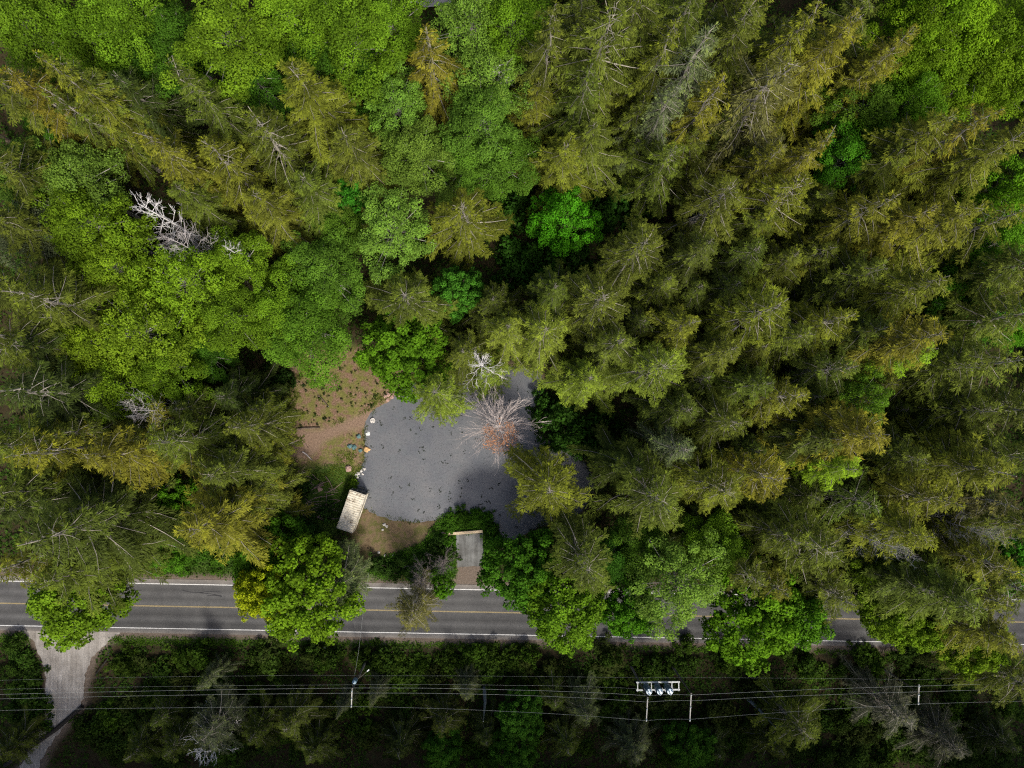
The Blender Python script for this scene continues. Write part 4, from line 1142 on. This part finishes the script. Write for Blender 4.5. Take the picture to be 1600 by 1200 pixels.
# ------------------------------------------------------------------ container
def container():
    cs = [P(545, 767, 2.6), P(573, 772, 2.6), P(550, 832, 2.6), P(526, 826, 2.6)]
    c = sum(cs, Vector()) / 4
    ydir = ((cs[0] + cs[1]) - (cs[2] + cs[3])).normalized()
    t = bpy.data.objects.new('shipping_container', None); COL.objects.link(t)
    t.location = (c.x, c.y, .05); t.rotation_euler[2] = math.atan2(ydir.y, ydir.x) - math.pi / 2
    W, Ln, Hh = 2.5, 6.06, 2.55
    m, nt, N, L, b = mat_new('container_paint')
    tc = N.new('ShaderNodeTexCoord'); n1 = noise(nt, 1.4, 6, .7, tc.outputs['Object']); n2 = noise(nt, .7, 4, .6, tc.outputs['Object'])
    c1 = ramp(nt, n1.outputs[0], [(.36, (.20, .15, .10)), (.44, (.52, .48, .39)), (.7, (.64, .60, .51))]).outputs[0]
    c1 = mixc(nt, 1.0, c1, ramp(nt, n2.outputs[0], [(.3, (.78, .76, .70)), (.6, (1, 1, 1))]).outputs[0], 'MULTIPLY')
    L.new(c1, b.inputs['Base Color']); b.inputs['Roughness'].default_value = .65
    dk = simple('container_shade', (.075, .075, .07), .7, .3, 3)  # shade on the door end, painted in as a near-black colour
    mb = MB()
    for sx in (-1, 1):
        mb.box((sx * (W / 2 - .04), 0, Hh - .06), (.08, Ln, .12)); mb.box((sx * (W / 2 - .05), 0, .08), (.1, Ln, .16))
    for sy in (-1, 1):
        mb.box((0, sy * (Ln / 2 - .04), Hh - .06), (W - .17, .076, .115)); mb.box((0, sy * (Ln / 2 - .05), .08), (W - .21, .096, .155))
        for sx in (-1, 1): mb.box((sx * (W / 2 - .061), sy * (Ln / 2 - .061), Hh / 2), (.125, .125, Hh + .01))
    mb.build('frame', m, t)
    n = 17; prof = []
    for i in range(n):          # corrugations run across the roof
        y0 = -Ln / 2 + .12 + i * (Ln - .24) / n; s = (Ln - .24) / n
        prof += [(y0, Hh - .07), (y0 + .3 * s, Hh - .07), (y0 + .42 * s, Hh - .0), (y0 + .88 * s, Hh - .0)]
    prof.append((Ln / 2 - .12, Hh - .07))
    V = []; F = []
    for y, z in prof: V += [(-W / 2 + .09, y, z), (W / 2 - .09, y, z)]
    for i in range(len(prof) - 1): F.append((2 * i, 2 * i + 1, 2 * i + 3, 2 * i + 2))
    link('roof', mesh('roof', V, F, m), t)
    for sx in (-1, 1):
        V = []; F = []; k = 22
        for i in range(k * 2 + 1):
            y = -Ln / 2 + .13 + i * (Ln - .26) / (2 * k); x = sx * (W / 2 - (.03 if i % 2 else .075))
            V += [(x, y, .16), (x, y, Hh - .12)]
        for i in range(k * 2): F.append((2 * i, 2 * i + 2, 2 * i + 3, 2 * i + 1))
        link('side_wall', mesh('side_wall', V, F, m), t)
    MB().box((0, -Ln / 2 + .07, Hh / 2), (W - .26, .04, Hh - .3)).build('end_wall', m, t)
    for sx in (-1, 1):
        d = MB().box((sx * W / 4 * .95, Ln / 2 - .05, Hh / 2), (W / 2 - .16, .05, Hh - .3)).build('door', dk, t)
        MB().tube([(sx * .35, Ln / 2, .25), (sx * .35, Ln / 2, Hh - .25)], [.025, .025], 6).build('lock_bar', M['galv'], d)
    tag(t, 'beige corrugated shipping container standing at the pond bank', 'container')
container()

# ------------------------------------------------------------------ timber, logs, rocks by the clearing
def log(px0, py0, px1, py1, r0, r1, mat, name, label, cat, z=.12, group=None, bend=.1):
    a = P(px0, py0, 0); b_ = P(px1, py1, 0); mid = (a + b_) / 2
    z0 = max(ground_at(a.x, a.y), -.2) + z; z1 = max(ground_at(b_.x, b_.y), -.2) + z
    d = (b_ - a); n_ = Vector((-d.y, d.x, 0)).normalized() * bend
    pts = [Vector((a.x, a.y, z0)) - mid, (a + d * .35 + n_) - mid + Vector((0, 0, z0 * .65 + z1 * .35)), (a + d * .7 + n_ * .4) - mid + Vector((0, 0, z0 * .3 + z1 * .7)), Vector((b_.x, b_.y, z1)) - mid]
    o = MB().tube(pts, [r0, r0 * .9 + r1 * .1, (r0 + r1) / 2, r1], 8).build(name, mat, loc=(mid.x, mid.y, 0), smooth=True)
    return tag(o, label, cat, group)


a = P(700, 834, .2); b_ = P(754, 830, .2); d = b_ - a; ang = math.atan2(d.y, d.x)
o = MB().box((0, 0, 0), (d.length, .42, .34)).build('timber_beam', M['timber'], loc=((a.x + b_.x) / 2, (a.y + b_.y) / 2, .22)); o.rotation_euler[2] = ang
md = o.modifiers.new('edge', 'BEVEL'); md.width = .04; md.segments = 2
tag(o, 'squared pale timber lying across the end of the concrete driveway', 'timber')
log(448, 684, 462, 697, .10, .07, M['bleached'], 'fallen_pole', 'short white fallen pole at the clearing edge', 'pole')
log(473, 706, 488, 719, .10, .05, M['bleached'], 'fallen_pole', 'white fallen pole pointing at the container side of the clearing', 'pole')
log(466, 684, 482, 700, .06, .04, M['rock_pink'], 'fallen_pole', 'thin brown fallen pole beside the dirt path', 'pole')
log(497, 618, 514, 636, .10, .06, M['bark'], 'fallen_log', 'dark fallen log in the middle of the dirt clearing', 'log')
log(462, 671, 500, 668, .16, .10, M['bark'], 'fallen_log', 'dark fallen log along the far side of the dirt path', 'log')
log(690, 833, 705, 834, .16, .13, M['rock_pink'], 'short_log', 'short brown log butting the squared timber', 'log')
log(560, 762, 570, 764, .12, .12, M['wood_pole'], 'short_log', 'dark plank end between container and pond', 'log')
log(130, 1103, 8, 1196, .34, .30, M['near_black'], 'dark_bar', 'long straight dark bar lying across the gravel lane', 'pipe', .3, bend=.3)  # near-black straight tube laid over the lane
log(172, 1012, 148, 1056, .10, .08, M['near_black'], 'dark_rail', 'thin dark fallen rail beside the gravel lane mouth', 'log', .12, bend=.5)
# brush pile of purple branches
for i in range(80):
    q = P(r_.uniform(462, 525), r_.uniform(742, 812), 0)
    if i % 2: q = P(r_.uniform(440, 480), r_.uniform(735, 770), 0)
    L_ = r_.uniform(1.0, 3.2); a_ = r_.uniform(-.7, .7) if r_.random() < .7 else r_.uniform(0, 3.1)
    o = MB().tube([(-L_ / 2, 0, 0), (0, r_.normal(0, .08), r_.uniform(0, .2)), (L_ / 2, r_.normal(0, .1), r_.uniform(.1, .4))], [.06, .045, .02], 5).build('cut_branch', M['brush'], loc=(q.x, q.y, ground_at(q.x, q.y) + r_.uniform(.08, .4)))
    o.rotation_euler[2] = -a_
    tag(o, 'purplish cut branch of the brush pile beside the container', 'branch', 'cut branches of the brush pile')


def rock(px, py, s, mat, label, group=None, name='boulder', flat=.6):
    q = P(px, py, 0); s *= .8
    rr = np.random.default_rng(int(px * 13 + py))
    nu, nv = 9, 6; V = [(0, 0, s * flat)]; F = []
    for j in range(1, nv):
        th = math.pi * j / nv
        for i in range(nu):
            a_ = 6.283 * i / nu; k = s * rr.uniform(.62, 1.3)
            V.append((k * math.sin(th) * math.cos(a_), k * math.sin(th) * math.sin(a_), k * flat * math.cos(th)))
    V.append((0, 0, -s * flat)); e = len(V) - 1
    for i in range(nu): F.append((0, 1 + i, 1 + (i + 1) % nu))
    for j in range(nv - 2):
        for i in range(nu):
            a_ = 1 + j * nu + i; b2 = 1 + j * nu + (i + 1) % nu; F.append((a_, a_ + nu, b2 + nu, b2))
    for i in range(nu): F.append((e, 1 + (nv - 2) * nu + (i + 1) % nu, 1 + (nv - 2) * nu + i))
    o = link(name, mesh(name, V, F, mat, False), loc=(q.x, q.y, max(ground_at(q.x, q.y), -.33) + s * flat * .45))
    return tag(o, label, 'rock', group)


rock(582, 657, .48, M['rock_white'], 'pale boulder at the pond corner where the dirt path ends')
rock(573, 702, .55, M['rock_tan'], 'orange-tan boulder on the pond bank')
rock(560, 682, .45, M['rock_teal'], 'teal mossy rock beside the pond, alone')
for px, py in ((546, 697), (553, 699)): rock(px, py, .48, M['rock_teal'], 'one of two touching teal mossy rocks in the grass', 'touching teal rocks')
rock(563, 704, .40, M['rock_teal'], 'teal mossy rock beside the orange-tan boulder')
rock(574, 678, .42, M['galv'], 'flat grey slab at the edge of the pond', flat=.25)
for px, py, s in ((602, 619, .4), (607, 616, .45), (612, 620, .4), (617, 615, .4), (622, 618, .35), (605, 625, .35), (627, 612, .35), (615, 610, .35)):
    rock(px, py, s, M['rock_pink'], 'pinkish rock of the heap at the far pond shore', 'pinkish rocks at the pond shore')
for px, py, s in ((556, 743, .3), (560, 740, .34), (564, 736, .3), (558, 746, .26), (566, 741, .26), (569, 733, .28)):
    rock(px, py, s, M['rock_white'], 'white rock of the small heap next to the container', 'white rocks next to the container')
rock(544, 732, .62, M['rock_pink'], 'large pinkish rock beside the small white rock heap')
rock(500, 764, .5, M['rock_pink'], 'pinkish stump-like rock near the brush pile')
for px, py in ((692, 808), (697, 806), (701, 804)):
    rock(px, py, .2, M['rock_white'], 'small white stone beside the pond tussocks', 'three white stones by the pond')
for px, py in ((592, 863), (602, 868), (614, 868)): rock(px, py, .24, M['rock_white'], 'small pale stone near the roadside shrubs', 'pale stones near roadside shrubs')
for px, py, s in ((600, 820, .3), (604, 823, .25), (598, 828, .22)): rock(px, py, s, M['rock_white'], 'pale stone on the brown bank between pond and container', 'pale stones on the brown bank')

# ------------------------------------------------------------------ power line
ZW = 11.0
def pole(px, py, h, arm_px, label, r0=.17):
    p = P(px, py, h)
    t = bpy.data.objects.new('power_pole', None); COL.objects.link(t)
    g = ground_at(p.x, p.y); t.location = (p.x, p.y, g)
    MB().tube([(0, 0, -.5), (0, 0, h - g + .1)], [r0, r0 * .7], 10).build('post', M['wood_pole'], t, smooth=True)
    if arm_px:
        a, b_ = arm_px
        A = P(*a, h - .25) - p; B = P(*b_, h - .25) - p
        A.z = B.z = h - g - .3
        mid = (A + B) / 2; dd = B - A
        ao = MB().box((0, 0, 0), (dd.length + .25, .13, .15)).build('crossarm', M['arm'], t, loc=mid); ao.rotation_euler[2] = math.atan2(dd.y, dd.x)
        for k in (-.46, 0.0, .46):
            MB().lathe((k * dd.length, 0, .075), [(.05, 0), (.075, .06), (.05, .1), (.075, .14), (.045, .2), (.02, .24)], 8).build('insulator', M['insul'], ao)
    tag(t, label, 'power pole')
    return t


p1 = pole(551, 1076, ZW, ((550, 1079), (549, 1104)), 'power pole with blue drum transformer opposite the largest roadside maple')
tr = MB().lathe((0, .45, 9.2), [(.02, 0), (.30, .02), (.32, .1), (.32, 1.0), (.27, 1.12), (.05, 1.18)], 14).build('transformer', M['blue_tank'], p1)
MB().lathe((0, .45, 10.38), [(.05, 0), (.09, .1), (.05, .16), (.08, .24), (.03, .34)], 8).build('bushing', M['insul'], tr)
p1.children[0].name = 'post'
la = MB().tube([(0, 0, 8.0), (.9, .8, 8.5), (1.5, 1.3, 8.5)], [.025, .02, .02], 5).build('lamp_arm', M['wood_pole'], p1)
MB().box((1.62, 1.4, 8.47), (.4, .16, .1), Matrix.Rotation(.7, 3, 'Z')).build('lamp_head', M['galv'], la)
p2 = pole(1012, 1090, ZW + .3, ((1012, 1090), (1010, 1126)), 'platform pole beside regulators, nearer to the blue transformer pole')
p3 = pole(1080, 1084, ZW + .3, ((1080, 1084), (1078, 1126)), 'platform pole beside regulators, nearer to the crossarm pole')
p4 = pole(1435, 1082, ZW, ((1436, 1071), (1435, 1100)), 'slim crossarm pole standing alone beyond the sunlit road gap', .16)
# platform with three regulators
zp = 6.2
pa = P(996, 1066, zp); pb = P(1060, 1066, zp); pc = P(996, 1078, zp)
W_ = pb.x - pa.x + .0; D_ = pa.y - pc.y
pt_ = bpy.data.objects.new('regulator_platform', None); COL.objects.link(pt_)
pt_.location = (pa.x, pa.y - D_ / 2, 0)
for sy in (.5, -.5):
    MB().box((W_ / 2, sy * D_, zp), (W_ + .4, .2, .24)).build('beam', M['galv'], pt_)
for k in range(7):
    MB().box((W_ * k / 6, 0, zp + .16), (.13, D_ + .3, .08)).build('joist', M['galv'], pt_)
for k in (.25, .93):
    MB().tube([(W_ * k, -D_ / 2 - .15, -.4 - 1.0), (W_ * k, -D_ / 2 - .15, zp - .12)], [.15, .13], 8).build('post', M['wood_pole'], pt_)
tag(pt_, 'white steel platform carrying three regulators between power poles', 'platform')
for px in (1015, 1032, 1048):
    q = P(px, 1084, 8.6)
    r0 = bpy.data.objects.new('voltage_regulator', None); COL.objects.link(r0); r0.location = (q.x, pa.y - D_ / 2, zp + .2)
    MB().lathe((0, 0, 0), [(.02, 0), (.46, .01), (.48, .06), (.48, 1.75), (.44, 1.86), (.1, 1.93)], 18).build('tank', M['blue_tank'], r0, smooth=False)
    MB().lathe((0, 0, 1.9), [(.40, -.05), (.43, 0), (.40, .06), (.02, .10)], 16).build('lid', M['insul'], r0)
    for a_ in (.4, 2.5, 4.6):
        MB().lathe((.26 * math.cos(a_), .26 * math.sin(a_), 1.92), [(.07, 0), (.12, .08), (.07, .15), (.12, .23), (.07, .30), (.11, .38), (.05, .46), (.02, .56)], 8).build('bushing', M['insul'], r0)
    MB().box((.0, -.53, .9), (.35, .14, .6)).build('control_box', M['galv'], r0)
    for dx in (-.5, .5):
        MB().box((dx, -.05, 1.2), (.05, .6, .05)).build('bracket', M['galv'], r0)
    tag(r0, 'blue-grey drum regulator with white porcelain top on the steel platform', 'regulator', 'three regulators on the platform')

def wire(pts, z, label, group=None, r0=.022, sag=.25):
    W = [P(x, y, z) for x, y in pts]
    out = []
    for a, b_ in zip(W[:-1], W[1:]):
        n = 8
        for k in range(n):
            s = k / n; q = a.lerp(b_, s); q.z -= sag * 4 * s * (1 - s); out.append(q)
    out.append(W[-1]); o0 = out[0].copy()
    o = MB().tube([q - o0 for q in out], [r0] * len(out), 5).build('power_line', M['wire'], loc=o0)
    return tag(o, label, 'power line', group)


wire([(-250, 1080), (0, 1077), (550, 1070), (800, 1071), (996, 1076), (1012, 1089)], ZW + .2, 'wire from the lane to the far beam of the regulator platform', r0=.0055)
wire([(-250, 1090), (0, 1085), (550, 1075), (800, 1078), (1012, 1087), (1080, 1086), (1435, 1072), (1900, 1062)], ZW, 'main wire passing the blue transformer and the regulator tops', r0=.011)
wire([(-250, 1098), (0, 1092), (549, 1083), (800, 1086), (1012, 1097), (1080, 1095), (1435, 1081), (1900, 1071)], ZW, 'main wire passing just past the regulator tops', r0=.011)
wire([(-250, 1114), (0, 1110), (549, 1104), (800, 1112), (1010, 1126), (1078, 1124), (1435, 1100), (1900, 1090)], ZW, 'wire strung on the outer ends of the crossarms', r0=.009)
wire([(-250, 1070), (0, 1063), (400, 1056), (560, 1056), (1000, 1059), (1435, 1062), (1900, 1050)], 7.5, 'faint low communication wire along the road side of the poles', r0=.0055)
wire([(551, 1072), (560, 1020), (567, 960), (576, 895)], 9.0, 'thin service wire crossing the road from the blue transformer pole', r0=.009, sag=.1)
# snags and marker posts beyond the wires
for (px, py, h_, lb, lean) in ((754, 1135, 13, 'bare grey snag standing beyond the wires', 0), (1212, 1142, 10, 'short grey snag beyond the wires near olive pale-limbed fir', 0)):
    q = P(px, py, h_)
    o = MB().tube([(0, 0, -.5), (.25, .1, h_ * .5), (.1, .3, h_ + .5)], [.30, .2, .05], 7).build('snag', M['snag'], loc=(q.x, q.y, ground_at(q.x, q.y)), smooth=True)
    tag(o, lb, 'snag')
for px, py, lb in ((508, 1011, 'small white marker post in grass next to the largest roadside maple'), (1014, 1044, 'small white marker post in brambles near the regulator platform')):
    q = P(px, py, 1.0); t = bpy.data.objects.new('marker_post', None); COL.objects.link(t); t.location = (q.x, q.y, ground_at(q.x, q.y))
    MB().box((0, 0, .6), (.1, .1, 1.3)).build('post', M['wood_pole'], t); MB().box((0, 0, 1.32), (.34, .3, .16)).build('cap', M['white_paint'], t)
    tag(t, lb, 'marker post')
